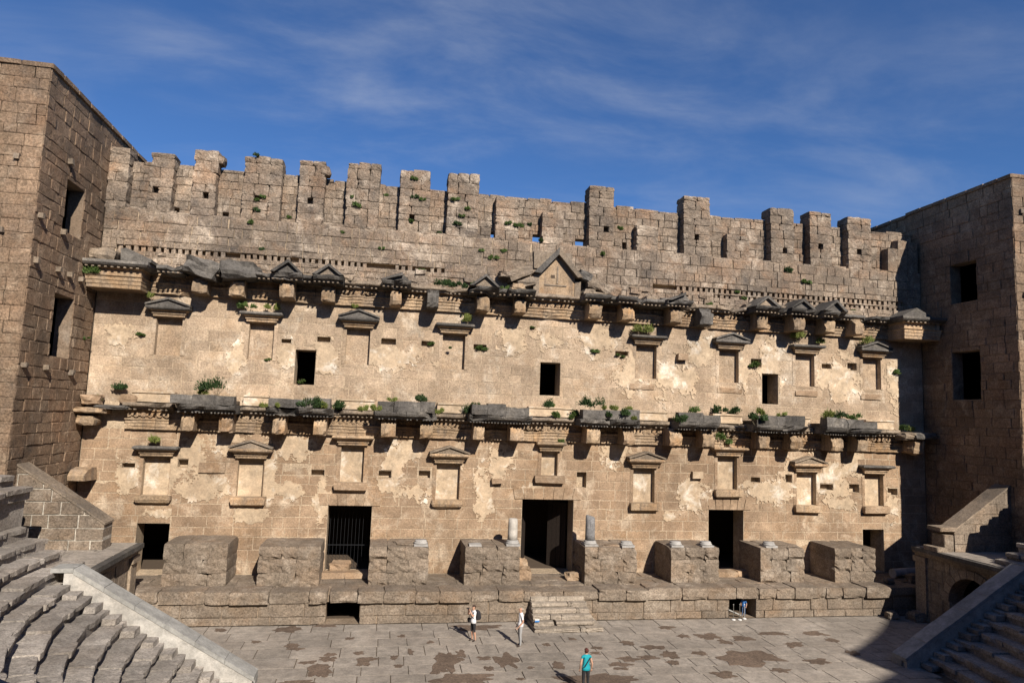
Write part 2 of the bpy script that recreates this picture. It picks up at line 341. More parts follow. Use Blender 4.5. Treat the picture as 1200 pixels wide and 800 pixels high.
def core(mb, u0, u1, z0, z1, ops, yf, yb):
    """a wall slab with openings: ops (u0,u1,z0,z1,depth or None for through)"""
    D = yb-yf
    us = sorted({u0, u1, *[min(max(v, u0), u1) for o in ops for v in o[:2]]}); zs = sorted({z0, z1, *[min(max(v, z0), z1) for o in ops for v in o[2:4]]})
    def dep(i, k):
        if i < 0 or k < 0 or i >= len(us)-1 or k >= len(zs)-1: return None
        cu, cz = (us[i]+us[i+1])/2, (zs[k]+zs[k+1])/2; d = 0.
        for o in ops:
            if o[0] < cu < o[1] and o[2] < cz < o[3]: d = max(d, D if o[4] is None else o[4])
        return d
    G = [[dep(i, k) for k in range(len(zs)-1)] for i in range(len(us)-1)]
    q = lambda a, b, c, d: mb.add([a, b, c, d], [(0, 1, 2, 3)])
    for i in range(len(us)-1):
        for k in range(len(zs)-1):
            d = G[i][k]; a, b, c, e = us[i], us[i+1], zs[k], zs[k+1]
            if d < D:
                q((a, yf+d, c), (b, yf+d, c), (b, yf+d, e), (a, yf+d, e)); q((a, yb, c), (a, yb, e), (b, yb, e), (b, yb, c))
            r = G[i+1][k] if i+1 < len(us)-1 else None
            if r is not None and r != d: q((b, yf+d, c), (b, yf+r, c), (b, yf+r, e), (b, yf+d, e))
            t = G[i][k+1] if k+1 < len(zs)-1 else None
            if t is not None and t != d: q((a, yf+d, e), (b, yf+d, e), (b, yf+t, e), (a, yf+t, e))
    q((u0, yf, z0), (u0, yb, z0), (u0, yb, z1), (u0, yf, z1)); q((u1, yf, z0), (u1, yf, z1), (u1, yb, z1), (u1, yb, z0))
    q((u0, yf, z1), (u0, yb, z1), (u1, yb, z1), (u1, yf, z1)); q((u0, yf, z0), (u1, yf, z0), (u1, yb, z0), (u0, yb, z0))
    return mb
def build_core(mb, name, mat, parent):
    me = bpy.data.meshes.new(name); me.from_pydata(mb.v, [], mb.f); me.materials.append(M[mat])
    return adopt(bpy.data.objects.new(name, me), parent)

# ============================================================ ground and orchestra floor
gnd = MB(); gnd.add([(-3000, -3000, -.09), (3000, -3000, -.09), (3000, 3000, -.09), (-3000, 3000, -.09)], [(0, 1, 2, 3)])
g = gnd.build('ground', 'soil'); tag(g, 'bare brown earth round the theatre', kind='structure')
fl = MB(); fl.box(-24.9, 24.9, -28, 0, -.08, -.035)
floor = fl.build('orchestra_floor', 'soil'); tag(floor, 'grey stone paved orchestra floor in front of the stage', kind='structure')
CY = -11.3
its = []
y = -3.62
while y > -26.2:
    dpt = random.uniform(.85, 1.35); x = -20.4+random.uniform(-1, 0)
    while x < 20.4:
        wv = random.uniform(.9, 2.2); xc, yc = x+wv/2, y-dpt/2
        rr = math.hypot(xc, yc-CY)
        if (yc > CY and abs(xc) < 20.4 and (yc > -10.4 or abs(xc) < 14)) or rr < 14.9:
            c = Vector((xc, yc, -.09+random.uniform(-.006, .006)))
            its.append((c, (wv-.034, dpt-.034, .18), random.uniform(-.006, .006), (random.uniform(-.003, .003), random.uniform(-.003, .003)), None))
        x += wv
    y -= dpt
stones(floor, [(a, (b[0], b[1], .18), c, d, e) for a, b, c, d, e in its], 'paving', 'slab', 'paving_slab', 300, 'outer_paving')
def blob(cx, cy, rx, ry, n=34, rough_=.42, sd=0):
    p = []
    for i in range(n):
        a = 2*math.pi*i/n; k = 1+rough_*noise.noise(Vector((math.cos(a)*1.6+cx*3.1, math.sin(a)*1.6+cy*2.3, sd)))*1.7
        k *= (1+.14*random.uniform(-1, 1))/max(abs(math.cos(a))**3+abs(math.sin(a))**3, .3)**.33
        p.append((cx+rx*k*math.cos(a), cy+ry*k*math.sin(a)))
    return p
DIRT = [(-13.52,-4.23,0.55,0.40), (-11.86,-3.79,0.50,0.20), (-13.02,-6.57,0.26,0.29), (-12.78,-7.04,0.36,0.17), (-11.23,-7.90,0.25,0.21), (-11.30,-8.42,0.32,0.31), (-11.57,-9.66,0.40,0.66), (-12.13,-8.76,0.28,0.20), (-9.71,-8.53,0.32,0.21), (-9.84,-8.93,0.25,0.40), (-10.09,-7.77,0.22,0.22), (-8.57,-8.41,0.16,0.26), (-8.41,-9.43,0.16,0.19), (-7.86,-7.81,0.11,0.33), (-6.36,-9.08,0.47,1.11), (-5.68,-8.18,0.19,0.43), (-6.79,-10.03,0.28,0.38), (-5.92,-11.02,1.01,0.53), (-5.75,-8.82,0.16,0.21), (-4.39,-4.48,0.95,0.41), (-4.74,-8.78,0.26,0.26), (-3.83,-9.16,0.44,0.77), (-4.70,-10.00,0.18,0.24), (-2.97,-10.03,0.14,0.14), (-1.66,-9.83,0.26,0.40), (0.67,-7.83,0.24,0.17), (0.34,-8.49,0.20,0.16), (2.33,-7.23,0.29,0.36), (3.34,-7.89,0.45,0.29), (2.61,-9.21,0.27,0.26), (1.60,-9.35,0.38,0.31), (1.00,-9.93,0.45,0.25), (0.90,-10.43,0.30,0.14), (3.72,-8.95,0.36,0.43), (3.51,-9.91,0.23,0.30), (2.61,-9.21,0.39,0.21), (-0.53,-11.63,1.57,0.61), (-16.56,-4.18,0.23,0.26), (-16.55,-3.53,0.16,0.20), (-12.21,-10.95,0.64,0.34), (5.48,-6.41,0.26,0.26), (6.80,-6.49,0.48,0.45), (7.22,-7.42,0.30,0.30), (8.36,-6.98,0.44,0.38), (7.36,-9.55,1.21,0.85), (5.13,-11.44,0.48,0.37), (7.85,-11.16,0.38,0.29), (10.47,-8.00,0.43,0.36), (12.66,-6.44,0.46,0.33), (12.86,-7.52,0.31,0.31), (10.36,-6.30,0.59,0.26), (5.22,-8.84,0.32,0.27), (10.27,-10.30,0.44,0.31), (12.68,-9.36,0.25,0.33), (5.18,-5.03,0.32,0.28), (-14.64,-6.01,0.18,0.18), (-10.55,-5.79,0.19,0.18), (-8.21,-5.57,0.16,0.19), (-6.88,-6.51,0.14,0.18), (-1.61,-7.21,0.16,0.18), (-0.17,-6.44,0.14,0.19), (-0.25,-9.53,0.15,0.15), (-3.60,-11.21,0.15,0.13)]
for i, (dx, dy, rx, ry) in enumerate(DIRT):
    ry = min(ry, 1.2); m = MB(); m.prism(blob(dx, dy, rx*1.05, ry*.95, sd=i), .004, .013+.0007*(i % 9), 'z')
    m.build('dirt_patch', 'dirt', floor)

# ============================================================ stage wall
sw = thing('stage_wall', 'tall ruined tan stone stage wall with niches, doorways and merlons on top', 'wall', (0, .8, 0))
XW = 24.93
DOORS = [(-1.5, 1.55, 1.6, 5.75), (-12.3, -9.95, 1.6, 5.25), (9.98, 12.25, 1.6, 5.3), (-21.9, -20.3, 1.6, 4.2), (20.36, 21.85, 1.6, 4.2)]
WINS = [(-14.58, -13.48, 11.75, 13.67), (-.7, .52, 11.73, 13.67), (13.5, 14.6, 11.78, 13.66)]
NU = [(s*x, 13.0, 15.03, .65, x in (21.2, 11.25)) for x in (21.2, 16.45, 11.25, 5.85) for s in (-1, 1)]
NL = [(s*x, 5.64, 7.65, .66, x != 21.2) for x in (21.2, 16.47, 5.83) for s in (-1, 1)]+[(s*11.17, 6.5, 8.5, .63, False) for s in (-1, 1)]+[(.03, 7.1, 8.48, .48, False)]
SOCK = [(-15.38,-14.86,14.00,14.21), (-13.48,-12.76,14.17,14.46), (-9.97,-9.14,14.22,14.56), (-7.71,-7.01,14.24,14.54), (-4.70,-3.94,14.21,14.51), (3.89,4.70,14.31,14.57), (17.64,18.30,14.19,14.49), (19.46,20.13,14.17,14.63), (12.75,13.44,14.06,14.56), (-22.90,-22.26,7.03,7.27), (-20.16,-19.66,7.13,7.52), (-13.32,-12.62,6.83,7.14), (-9.69,-9.01,6.77,7.17), (-7.48,-6.84,6.81,7.22), (1.70,2.29,6.45,7.33), (12.75,13.37,6.96,7.26), (15.04,15.50,7.00,7.46), (17.43,18.31,6.58,6.94), (19.45,20.16,6.46,6.97), (22.17,22.90,6.34,6.76), (-18.99,-18.65,20.74,21.05), (-16.23,-15.97,20.78,21.10), (-8.79,-8.48,21.95,22.23), (-3.97,-3.65,20.78,21.22), (-1.44,-0.74,20.76,21.28), (1.20,1.86,20.81,21.23), (4.18,4.46,20.76,21.27), (-17.40,-17.11,21.96,22.17), (-14.54,-14.19,21.88,22.20), (-20.18,-19.71,21.76,22.06), (-22.86,-22.44,21.74,22.09), (-21.64,-21.22,20.80,21.10), (8.86,9.27,22.02,22.37), (5.98,6.43,22.10,22.39), (14.95,15.25,21.84,22.21), (17.43,17.92,21.95,22.30), (20.21,20.65,21.88,22.30), (3.11,3.45,22.01,22.41)]
THRU = {23, 24, 25}
rowz = [(-24.2, -6.6, 18.55, 18.82), (6.2, 23.6, 18.55, 18.82), (10.2, 23.3, 18.24, 18.44)]
ops = [(*d, None) for d in DOORS+WINS]+[(x-hw, x+hw, z0, z1, .38) for x, z0, z1, hw, _ in NU+NL]
ops += [(*s, None if i in THRU else .45) for i, s in enumerate(SOCK)]+[(*r, .38) for r in rowz]
ZQ, YQ = 20.78, .66          # above this height the wall between the merlon piers is set back
mb = core(MB(), -XW, XW, 0, ZQ, [o for o in ops if o[2] < 20.6], .006, 1.25)
build_core(mb, 'wall_core', 'mortar', sw)
SB = [(a+YQ*(a+9.54)/39.5, b+YQ*(b+9.54)/39.5, max(c+YQ*(c-10.47)/39.5, ZQ+.03), d+YQ*(d-10.47)/39.5, None if i in THRU else .4) for i, (a, b, c, d) in enumerate(SOCK) if c > 20.6]
mb = core(MB(), -XW, XW, ZQ, 23.5, SB, YQ+.006, 1.25)
build_core(mb, 'parapet_core', 'upper_mortar', sw)
holes = [o[:4] for o in ops]
stones(sw, face_items(masonry(-XW, XW, 1.6, 9.06, .585, .5, 2.0, holes, .2), (0, 0, 0), 0, .024, .32, .012, .002), 'facade', 'front', 'stone_block', 300, 'small_facade_stones')
stones(sw, face_items(masonry(-XW, XW, 10.45, 16.32, .575, .5, 1.8, holes, .2), (0, 0, 0), 0, .018, .32, .009, .002), 'facade_pale', 'front', 'pale_stone_block', 300, 'small_pale_stones')
upr = face_items(masonry(-XW, XW, 17.5, ZQ-.02, .46, .3, 1.35, [o[:4] for o in ops], .38), (0, -.045, 0), 0, .018, .34, .05, .006)
upr += face_items(masonry(-XW, XW, ZQ, 23.5, .44, .3, 1.1, [o[:4] for o in SB], .3), (0, YQ-.05, 0), 0, .022, .34, .05, .008)
stones(sw, upr, 'upper', 'rough', 'parapet_stone', 300, 'small_parapet_stones')
cap = []
x = -XW
while x < XW:
    wv = random.uniform(.7, 1.7); cap.append((Vector((x+wv/2, .98, 23.58+random.uniform(-.05, .05))), (wv-.02, .74, random.uniform(.14, .3)), 0, (random.uniform(-.01, .01), random.uniform(-.012, .012)), None)); x += wv
stones(sw, cap, 'upper', 'crag', 'cap_stone', 300)
cap = []; x = -XW
while x < XW:
    wv = random.uniform(.6, 1.5); cap.append((Vector((x+wv/2, .34, ZQ+random.uniform(-.05, .03))), (wv-.02, .68, .2), 0, (random.uniform(-.03, .01), random.uniform(-.012, .012)), None)); x += wv
stones(sw, cap, 'upper', 'worn', 'ledge_stone', 300)
m = MB()
for r in rowz:
    x = r[0]+.1
    while x < r[1]-.2:
        if noise.noise(Vector((x*.45, r[2], 0))) > -.38:
            wv = random.uniform(.17, .23); m.box(x, x+wv, .0+random.uniform(-.03, .03), .4, r[2]-.01, r[3]+.01, .012)
            x += wv+random.uniform(.12, .2)
        else: x += .3
m.build('beam_socket_row', 'upper', sw, stuff=True)
# eroded patches along the socket row
m = MB()
for i in range(90):
    x = random.choice((random.uniform(-24, -6.5), random.uniform(-6.5, 6.5), random.uniform(5, 24))); z = 17.62+random.random()**1.6*1.0
    s = random.uniform(.12, .38); m.box(x-s, x+s, -random.uniform(.03, .2), .1, z-s*.4, z+s*.4, s*.22)
m.build('broken_rubble_course', 'upper', sw, stuff=True)
# rear rooms behind the wall
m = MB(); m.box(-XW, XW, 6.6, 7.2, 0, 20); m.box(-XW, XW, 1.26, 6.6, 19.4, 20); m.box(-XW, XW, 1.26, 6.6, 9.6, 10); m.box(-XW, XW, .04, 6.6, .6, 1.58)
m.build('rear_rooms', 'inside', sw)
# plaster left on the face, slightly proud of the stones
PLAS = [(-19.77,7.44,0.88,0.87), (-18.71,5.90,0.89,0.48), (-20.89,4.72,0.56,0.26), (-22.54,6.49,0.41,0.87), (-16.38,4.77,0.68,0.31), (-14.57,5.88,0.79,0.44), (-15.51,6.63,0.36,1.36), (-12.62,5.54,0.34,1.02), (-8.95,7.24,0.47,0.93), (-7.61,6.09,0.73,0.41), (-5.60,7.03,0.42,0.80), (-3.78,5.68,0.44,1.23), (-2.69,7.86,0.78,0.80), (-1.12,6.20,0.87,0.32), (3.86,8.52,0.70,0.73), (7.50,4.84,0.25,0.22), (9.12,6.12,0.83,0.85), (14.17,6.46,1.26,0.65), (15.33,7.26,0.69,0.77), (17.97,7.31,1.17,1.03), (18.84,5.75,1.07,0.30), (21.08,6.84,0.28,1.33), (22.46,5.80,0.46,1.06), (-9.05,13.54,1.47,0.65), (-11.22,14.06,0.43,0.94), (-13.04,13.48,0.57,0.93), (-14.96,13.38,0.43,0.92), (-23.64,14.06,0.51,0.52), (-17.73,12.77,0.36,0.68), (-0.40,14.90,1.06,0.60), (-2.46,15.04,0.80,0.86), (2.75,15.08,1.35,0.70), (7.95,13.01,1.07,1.15), (4.94,13.13,0.83,0.99), (14.03,14.09,0.64,1.31), (18.96,13.51,1.01,1.21), (22.77,13.41,0.40,1.37), (9.33,14.65,0.85,0.75), (12.17,13.47,0.40,0.78), (-17.61,8.40,0.70,0.57), (-14.31,8.50,0.72,0.67), (-8.30,8.43,0.64,0.50), (17.10,9.14,0.41,0.62), (19.77,8.15,0.71,0.68), (-3.26,9.79,0.46,0.33), (-20.69,6.71,0.48,0.66)]
keep = [(o[0]-.04, o[1]+.04, o[2]-.04, o[3]+.04) for o in ops if not (len(o) == 5 and o[2] > 17)]
for x, z0, z1, hw, _ in NU: keep.append((x-1.15, x+1.15, z1-.02, z1+.95))
for x, z0, z1, hw, _ in NL: keep += [(x-1.15, x+1.15, z1-.02, z1+.85), (x-.95, x+.95, z0-.62, z0+.02)]
keep += [(-30, 30, 9.0, 10.6), (-30, 30, 16.25, 30)]
def plaster(cx, cz, rx, rz, sd):
    s = .055; nx, nz = int(rx*2./s), int(rz*2./s); cells = set()
    for i in range(-nx, nx+1):
        for k in range(-nz, nz+1):
            x, z = cx+i*s, cz+k*s
            d = math.hypot(i*s/rx, k*s/rz)
            d += .8*noise.noise(Vector((x*.85, z*.85, sd)))+.55*noise.noise(Vector((x*2.4, z*2.4, sd+5)))+.5*noise.noise(Vector((x*5.5, z*5.5, sd)))+.25*noise.noise(Vector((x*12, z*12, sd)))
            if d < 1.0 and not any(a < x < b and c < z < e for a, b, c, e in keep) and abs(x) < XW-.1: cells.add((i, k))
    if len(cells) < 12: return
    vid = {}; vs = []; fs = []
    def V(i, k, lay):
        if (i, k, lay) not in vid:
            x, z = cx+(i-.5)*s, cz+(k-.5)*s
            jx = noise.noise(Vector((x*9, z*9, 1)))*.03; jz = noise.noise(Vector((x*9, z*9, 7)))*.03
            vid[i, k, lay] = len(vs); vs.append((x+jx, (-.034-.012*noise.noise(Vector((x*1.5, z*1.5, 3)))) if lay == 0 else .02, z+jz))
        return vid[i, k, lay]
    for i, k in cells:
        fs.append((V(i, k, 0), V(i+1, k, 0), V(i+1, k+1, 0), V(i, k+1, 0)))
        for (a, b), (p, q) in (((-1, 0), ((i, k), (i, k+1))), ((1, 0), ((i+1, k), (i+1, k+1))), ((0, -1), ((i, k), (i+1, k))), ((0, 1), ((i, k+1), (i+1, k+1)))):
            if (i+a, k+b) not in cells: fs.append((V(*p, 0), V(*q, 0), V(*q, 1), V(*p, 1)))
    m = MB(); m.v = vs; m.f = fs; m.build('plaster_patch', 'plaster', sw)
for i, (px, pz, rx, rz) in enumerate(PLAS): plaster(px, pz, rx*1.12, rz*1.1, i*3.7)

# niches with hoods and sills
def niche(x, z0, z1, hw, ped, upper, sill=True):
    m = MB(); m.box(x-hw-.01, x+hw+.01, .345, .40, z0-.01, z1+.01)
    n = m.build('niche', 'facade_pale' if upper else 'plaster', sw)
    # shallow frame stones either side of the recess
    for a, b in ((x-hw-.2, x-hw-.005), (x+hw+.005, x+hw+.2)):
        f = MB(); f.box(a, b, -.028, .1, z0, z1+.01, .006); f.build('jamb', 'facade_pale' if upper else 'facade', n)
    zb = z1+.03; k = (1.0 if hw > .5 else .78)
    h = MB(); h.loft([(.80*k, -.22, zb), (.80*k, -.24, zb+.12), (.86*k, -.30, zb+.14), (.86*k, -.31, zb+.25), (.98*k, -.44, zb+.33)], x, .02)
    rough(h, .012, 4).build('hood', 'entab', n)
    h = MB(); h.loft([(1.04*k, -.52, zb+.332), (1.12*k, -.60, zb+.40), (1.12*k, -.60, zb+.47), (1.06*k, -.55, zb+.52)], x, .02)
    rough(h, .02, 4).build('hood_cornice', 'dark' if (upper or abs(x) > 20) else 'entab', n)
    if ped:
        p = MB(); t = zb+.50
        w_ = 1.08*k
        p.prism([(x-w_, t), (x+w_, t), (x+w_, t+.05), (x, t+.42), (x-w_, t+.05)], -.50, .02)
        p.prism([(x-w_-.05, t+.035), (x, t+.40), (x, t+.50), (x-w_-.05, t+.13)], -.62, .02); p.prism([(x+w_+.05, t+.035), (x+w_+.05, t+.13), (x, t+.497), (x, t+.397)], -.622, .02)
        rough(p, .025, 3).build('pediment', 'dark' if upper else stone_grey, n)
    if sill:
        m = MB(); b = .0 if hw > .5 else .06
        m.loft([(.70, -.14, z0-.50), (.86, -.34, z0-.40), (.90, -.36, z0-.10), (.86, -.34, z0-.01)] if random.random() < .6 else [(.5, -.1, z0-.48), (.8, -.26, z0-.36), (.9, -.34, z0-.2), (.86, -.34, z0-.01)], x, .02)
        rough(m, .04, 2.5).build('sill', 'entab' if random.random() < .6 else 'facade', n)
stone_grey = stone('half_weathered_stone', (.36, .28, .2), (.28, .225, .17), stain=(.11, .1, .09), st=.8, light=(.5, .4, .3), lt=.3, rnd=.1, bump=.5, streak=.4)
M['half'] = stone_grey
for n_ in NU: niche(*n_, True, False)
for n_ in NL: niche(*n_, False)
# stones left standing proud in the wall
for x, z, wd, h, dp, mt in ((8.1, 14.4, .6, .38, .35, 'facade'), (-3.05, 6.75, .62, .26, .35, 'facade'), (9.15, 7.35, .62, .38, .3, 'plaster'), (-18.4, 7.15, 1.3, .5, .12, 'facade'), (5.6, 12.5, 1.6, .3, .08, 'facade'), (16.5, 12.55, 1.5, .3, .08, 'facade'), (21.1, 12.5, 1.5, .3, .08, 'facade'), (11.3, 12.5, 1.6, .3, .08, 'facade')):
    m = MB(); m.box(x-wd/2, x+wd/2, -dp, .05, z-h/2, z+h/2, .04); m.build('projecting_stone', mt, sw)
m = MB(); m.prism([(-1.5, 0), (.0, -.05), (.0, .55), (-.5, .62), (-1.15, .5), (-1.55, .25)], -25.0, -24.2, 'x'); m.v = [(p[0]+.15, p[1], p[2]+6.45) for p in m.v]
rough(m, .06, 2).build('broken_corbel', 'entab', sw)
# arch stones over the doors
for x0, x1, zt in ((-1.5, 1.55, 5.75), (-12.3, -9.95, 5.25), (9.98, 12.25, 5.3)):
    n = 7; wv = (x1-x0+.9)/n
    for i in range(n):
        a = x0-.45+i*wv; t = (i-(n-1)/2)/(n-1)*.5
        m = MB(); m.prism([(a+.01-t*.0, zt-.005), (a+wv-.01, zt-.005), (a+wv-.01+t*.55, zt+.62), (a+.01+t*.55, zt+.62)], -.045-.012*random.random(), .1)
        m.build('lintel_stone', 'facade', sw)

# ============================================================ entablatures
def prof_x(pts, x0, x1):
    m = MB(); k = max(1, int((x1-x0)/.22)); n = len(pts)
    vs = [(x0+(x1-x0)*i/k, p[0], p[1]) for i in range(k+1) for p in pts]
    m.add(vs, [(i*n+q, (i+1)*n+q, (i+1)*n+(q+1) % n, i*n+(q+1) % n) for i in range(k) for q in range(n)]+[tuple(range(n)), tuple(k*n+q for q in range(n-1, -1, -1))]); return m
def chip(m, amp, sc=1.7):
    # knock pieces off the outer (front) edges
    out = []
    ym = min(p[1] for p in m.v)
    for p in m.v:
        e = max(0., noise.noise(Vector((p[0]*sc, p[1]*.7, p[2]*sc+3)))-.1)*amp*(1 if p[1] < ym*.55 else 0)
        out.append((p[0], p[1]+e*1.6, p[2]-e*.35))
    m.v = out; return m
CONS = [19.55, 17.7, 15.0, 12.9, 9.3, 7.25, 4.35, 2.22]
def relief(x0, x1, z, y, par):
    m = MB(); x = x0+.2
    while x < x1-.15:
        pts = [(x+.13*math.cos(a), z+.13*math.sin(a)) for a in [k*math.pi/4 for k in range(8)]]
        m.prism(pts, y-.045, y+.05); pts = [(x+.06*math.cos(a), z+.06*math.sin(a)) for a in [k*math.pi/3 for k in range(6)]]
        m.prism(pts, y-.075, y); m.box(x+.13, x+.22, y-.03, y+.02, z-.05, z+.06, .02); x += .35
    if m.v: m.build('scroll_relief', 'entab', par, stuff=True)
def dentils(x0, x1, y0, y1, z0, z1, par, mt='half', st=.24):
    m = MB(); x = x0
    while x < x1-.1:
        if random.random() < .8: m.box(x, x+st*.42, y0, y1, z0+(z1-z0)*.45, z1, .008)
        x += st
    if m.v: m.build('dentils', mt, par, stuff=True)
def architrave_run(par, zb, x0, x1):
    x = x0
    while x < x1-.2:
        wv = random.uniform(1.3, 2.4); e = min(x+wv, x1)
        if x1-e < .6: e = x1
        s = random.uniform(-.025, .025)
        P = [(.06, 0), (-.22, 0), (-.22, .15), (-.27, .17), (-.27, .33), (-.32, .35), (-.32, .47), (-.39, .52), (-.39, .58), (-.25, .60), (-.25, .92), (-.36, .96), (-.36, 1.04), (.06, 1.04)]
        m = prof_x([(p[0]+s if p[0] < 0 else p[0], zb+p[1]) for p in P], x+.008, e-.008); chip(rough(m, .025, 3), .25, 1.2)
        a = m.build('architrave_block', 'entab', par); relief(x, e, zb+.76, -.25+s, a)
        x = e
def console(par, x, zb, dark=False):
    d = random.uniform(1.3, 1.58); hw = random.uniform(.30, .39)
    P = [(.05, 0), (-d+.14, 0), (-d+.05, .06), (-d, .25), (-d-.01, .5), (-d+.03, .68), (-d+.18, .8), (-d+.3, .86), (-d+.28, 1.0), (.05, 1.0)]
    m = MB(); brk = random.uniform(.15, .6) if random.random() < .35 else 0.
    xs = [x-hw, x-hw*.5, x, x+hw*.5, x+hw]; n = len(P)
    vs = [(xx+random.uniform(-.02, .02), py+random.uniform(-.06, .06)*(py < 0)+brk*max(0, (-py-.8))*(.5+.5*math.sin(pz*3+xx))+(random.uniform(0, .16) if (py < -.5 and i in (0, 4)) else 0), zb+pz+random.uniform(-.02, .02)) for i, xx in enumerate(xs) for py, pz in P]
    fs = [(i*n+k, (i+1)*n+k, (i+1)*n+(k+1) % n, i*n+(k+1) % n) for i in range(4) for k in range(n)]+[tuple(range(n)), tuple(4*n+k for k in range(n-1, -1, -1))]
    m.add(vs, fs); return m.build('console', 'dark' if dark else 'entab', par)
def rock(par, x, y, z, sx, sy, sz, name='broken_cornice_block', mt='dark', tilt=0.):
    bm = bmesh.new(); bmesh.ops.create_cube(bm, size=1); bmesh.ops.subdivide_edges(bm, edges=list(bm.edges), cuts=3, use_grid_fill=True)
    sd = random.uniform(0, 99); T = Matrix.Rotation(tilt, 3, 'Y')
    for v in bm.verts:
        p = v.co.copy(); p = p.lerp(p.normalized()*.62, .35); p += noise.noise_vector(p*1.8+Vector((sd, 0, 0)))*.17+noise.noise_vector(p*5+Vector((sd, 3, 0)))*.05
        v.co = T @ Vector((p.x*sx, p.y*sy, p.z*sz))+Vector((x, y, z))
    bm.verts.index_update(); m = MB(); m.add([tuple(v.co) for v in bm.verts], [tuple(v.index for v in f.verts) for f in bm.faces]); bm.free()
    return m.build(name, mt, par)
def cornice_run(par, zb, x0, x1, yf, h=.34, mt='dark', name='cornice_block'):
    x = x0
    while x < x1-.15:
        e = min(x+random.uniform(1.2, 2.2), x1)
        if x1-e < .5: e = x1
        s = random.uniform(-.05, .05); dz = random.uniform(-.02, .02)
        P = [(.04, zb), (yf+.28, zb), (yf+.24, zb+h*.28), (yf+.04+s, zb+h*.4), (yf+s, zb+h*.55), (yf+.03+s, zb+h+dz), (.04, zb+h+dz)]
        m = prof_x(P, x+.006, e-.006); chip(rough(m, .035, 2.6), .5); c = m.build(name, mt, par)
        dentils(x+.05, e-.05, yf+.10, yf+.4, zb-.09, zb+.02, c)
        x = e
# ---- lower entablature
le = thing('lower_entablature', None, None, (0, -.3, 9.05), None, sw)
ZL = 9.05
architrave_run(le, ZL, -22.9, 24.3)
for s in (-1, 1):
    for c in CONS:
        console(le, s*c, ZL)
GR = [(-20.35, -17.25), (-15.55, -12.4), (-9.95, -6.85), (-4.85, -1.62), (1.45, 4.85), (7.3, 9.85), (12.15, 15.3), (16.75, 20.2)]
prev = -22.9
for i, (a, b) in enumerate(GR):
    ca, cb_ = a-.12, b+.12
    cornice_run(le, ZL+1.05, prev, ca, -.8, mt='half')
    if i not in (): # big cornice carried by the two consoles
        full = (random.uniform(.0, .5), random.uniform(.0, .5))
        x0_, x1_ = ca+(.45 if i == 0 else 0), cb_-(.3 if i == 5 else 0)
        P = [(.04, ZL+1.02), (-1.6, ZL+1.02), (-1.66, ZL+1.14), (-1.86, ZL+1.18), (-1.94, ZL+1.3), (-1.98, ZL+1.43), (.04, ZL+1.43)]
        nseg = 2
        for q in range(nseg):
            s0, s1 = x0_+(x1_-x0_)*q/nseg, x0_+(x1_-x0_)*(q+1)/nseg
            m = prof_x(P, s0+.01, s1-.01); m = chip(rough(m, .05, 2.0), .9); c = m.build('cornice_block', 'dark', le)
            dentils(s0+.05, s1-.05, -1.66, -1.4, ZL+.92, ZL+1.03, c, 'dark', .17)
        # coffers of the soffit
        m = MB()
        for q in range(4):
            xx = a+.95+q*(b-a-1.9)/3
            m.box(xx-.05, xx+.05, -1.3, -.1, ZL+.93, ZL+1.03)
        m.build('soffit_rib', 'half', le, stuff=True)
    # upright dark slabs on top
    k = a; nn = 2 if b-a < 3 else 3
    cuts = sorted([a, b]+[a+(b-a)*(q+1)/nn+random.uniform(-.3, .3) for q in range(nn-1)])
    for q in range(len(cuts)-1):
        yq, zq = -1.76+random.uniform(-.06, .05), ZL+1.99+random.uniform(-.14, .07)
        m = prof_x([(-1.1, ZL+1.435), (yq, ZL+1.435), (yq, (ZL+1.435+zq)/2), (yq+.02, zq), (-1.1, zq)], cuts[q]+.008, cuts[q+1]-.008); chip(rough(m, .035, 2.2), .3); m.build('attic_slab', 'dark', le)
    m = MB(); m.box(a+.05, b-.05, -1.1, .04, ZL+1.43, ZL+1.66, .03); m.build('earth_fill', 'soil', le)
    prev = cb_
cornice_run(le, ZL+1.05, prev, 22.6, -.8, mt='half')
# pale blocks of the upper storey's base between the slabs
edges = [(-22.6, -20.5), (-17.05, -15.75), (-12.2, -10.15), (-6.65, -5.05), (-1.4, 1.25), (5.1, 7.1), (10.0, 11.95), (15.5, 16.55), (20.4, 22.4)]
for a, b in edges:
    m = prof_x([(.03, 10.49), (-.46, 10.49), (-.46, 10.62), (-.38, 10.66), (-.38, 10.92), (-.46, 10.96), (-.46, 11.05), (.03, 11.05)], a, b); rough(m, .015, 2).build('plinth_block', 'plaster', le)
# broken ends
for x, y, z, a, b, c, mt in ((-24.3, -.6, 9.95, 1.3, 1.3, .3, 'entab'), (-24.5, -.55, 9.45, .95, 1.1, .5, 'entab'), (-23.4, -.5, 10.15, 1.5, 1.0, .2, 'dark'), (-24.4, -.6, 10.5, .9, .7, .5, 'facade'), (-22.75, -.35, 10.6, .8, .6, .5, 'facade'), (23.1, -.6, 10.1, 1.3, 1.5, .5, 'half'), (23.9, -.7, 10.15, 1.6, 1.7, .4, 'dark'), (23.5, -.7, 9.4, .8, 1.2, .8, 'entab')):
    rock(le, x, y, z, a, b, c, 'broken_block', mt)
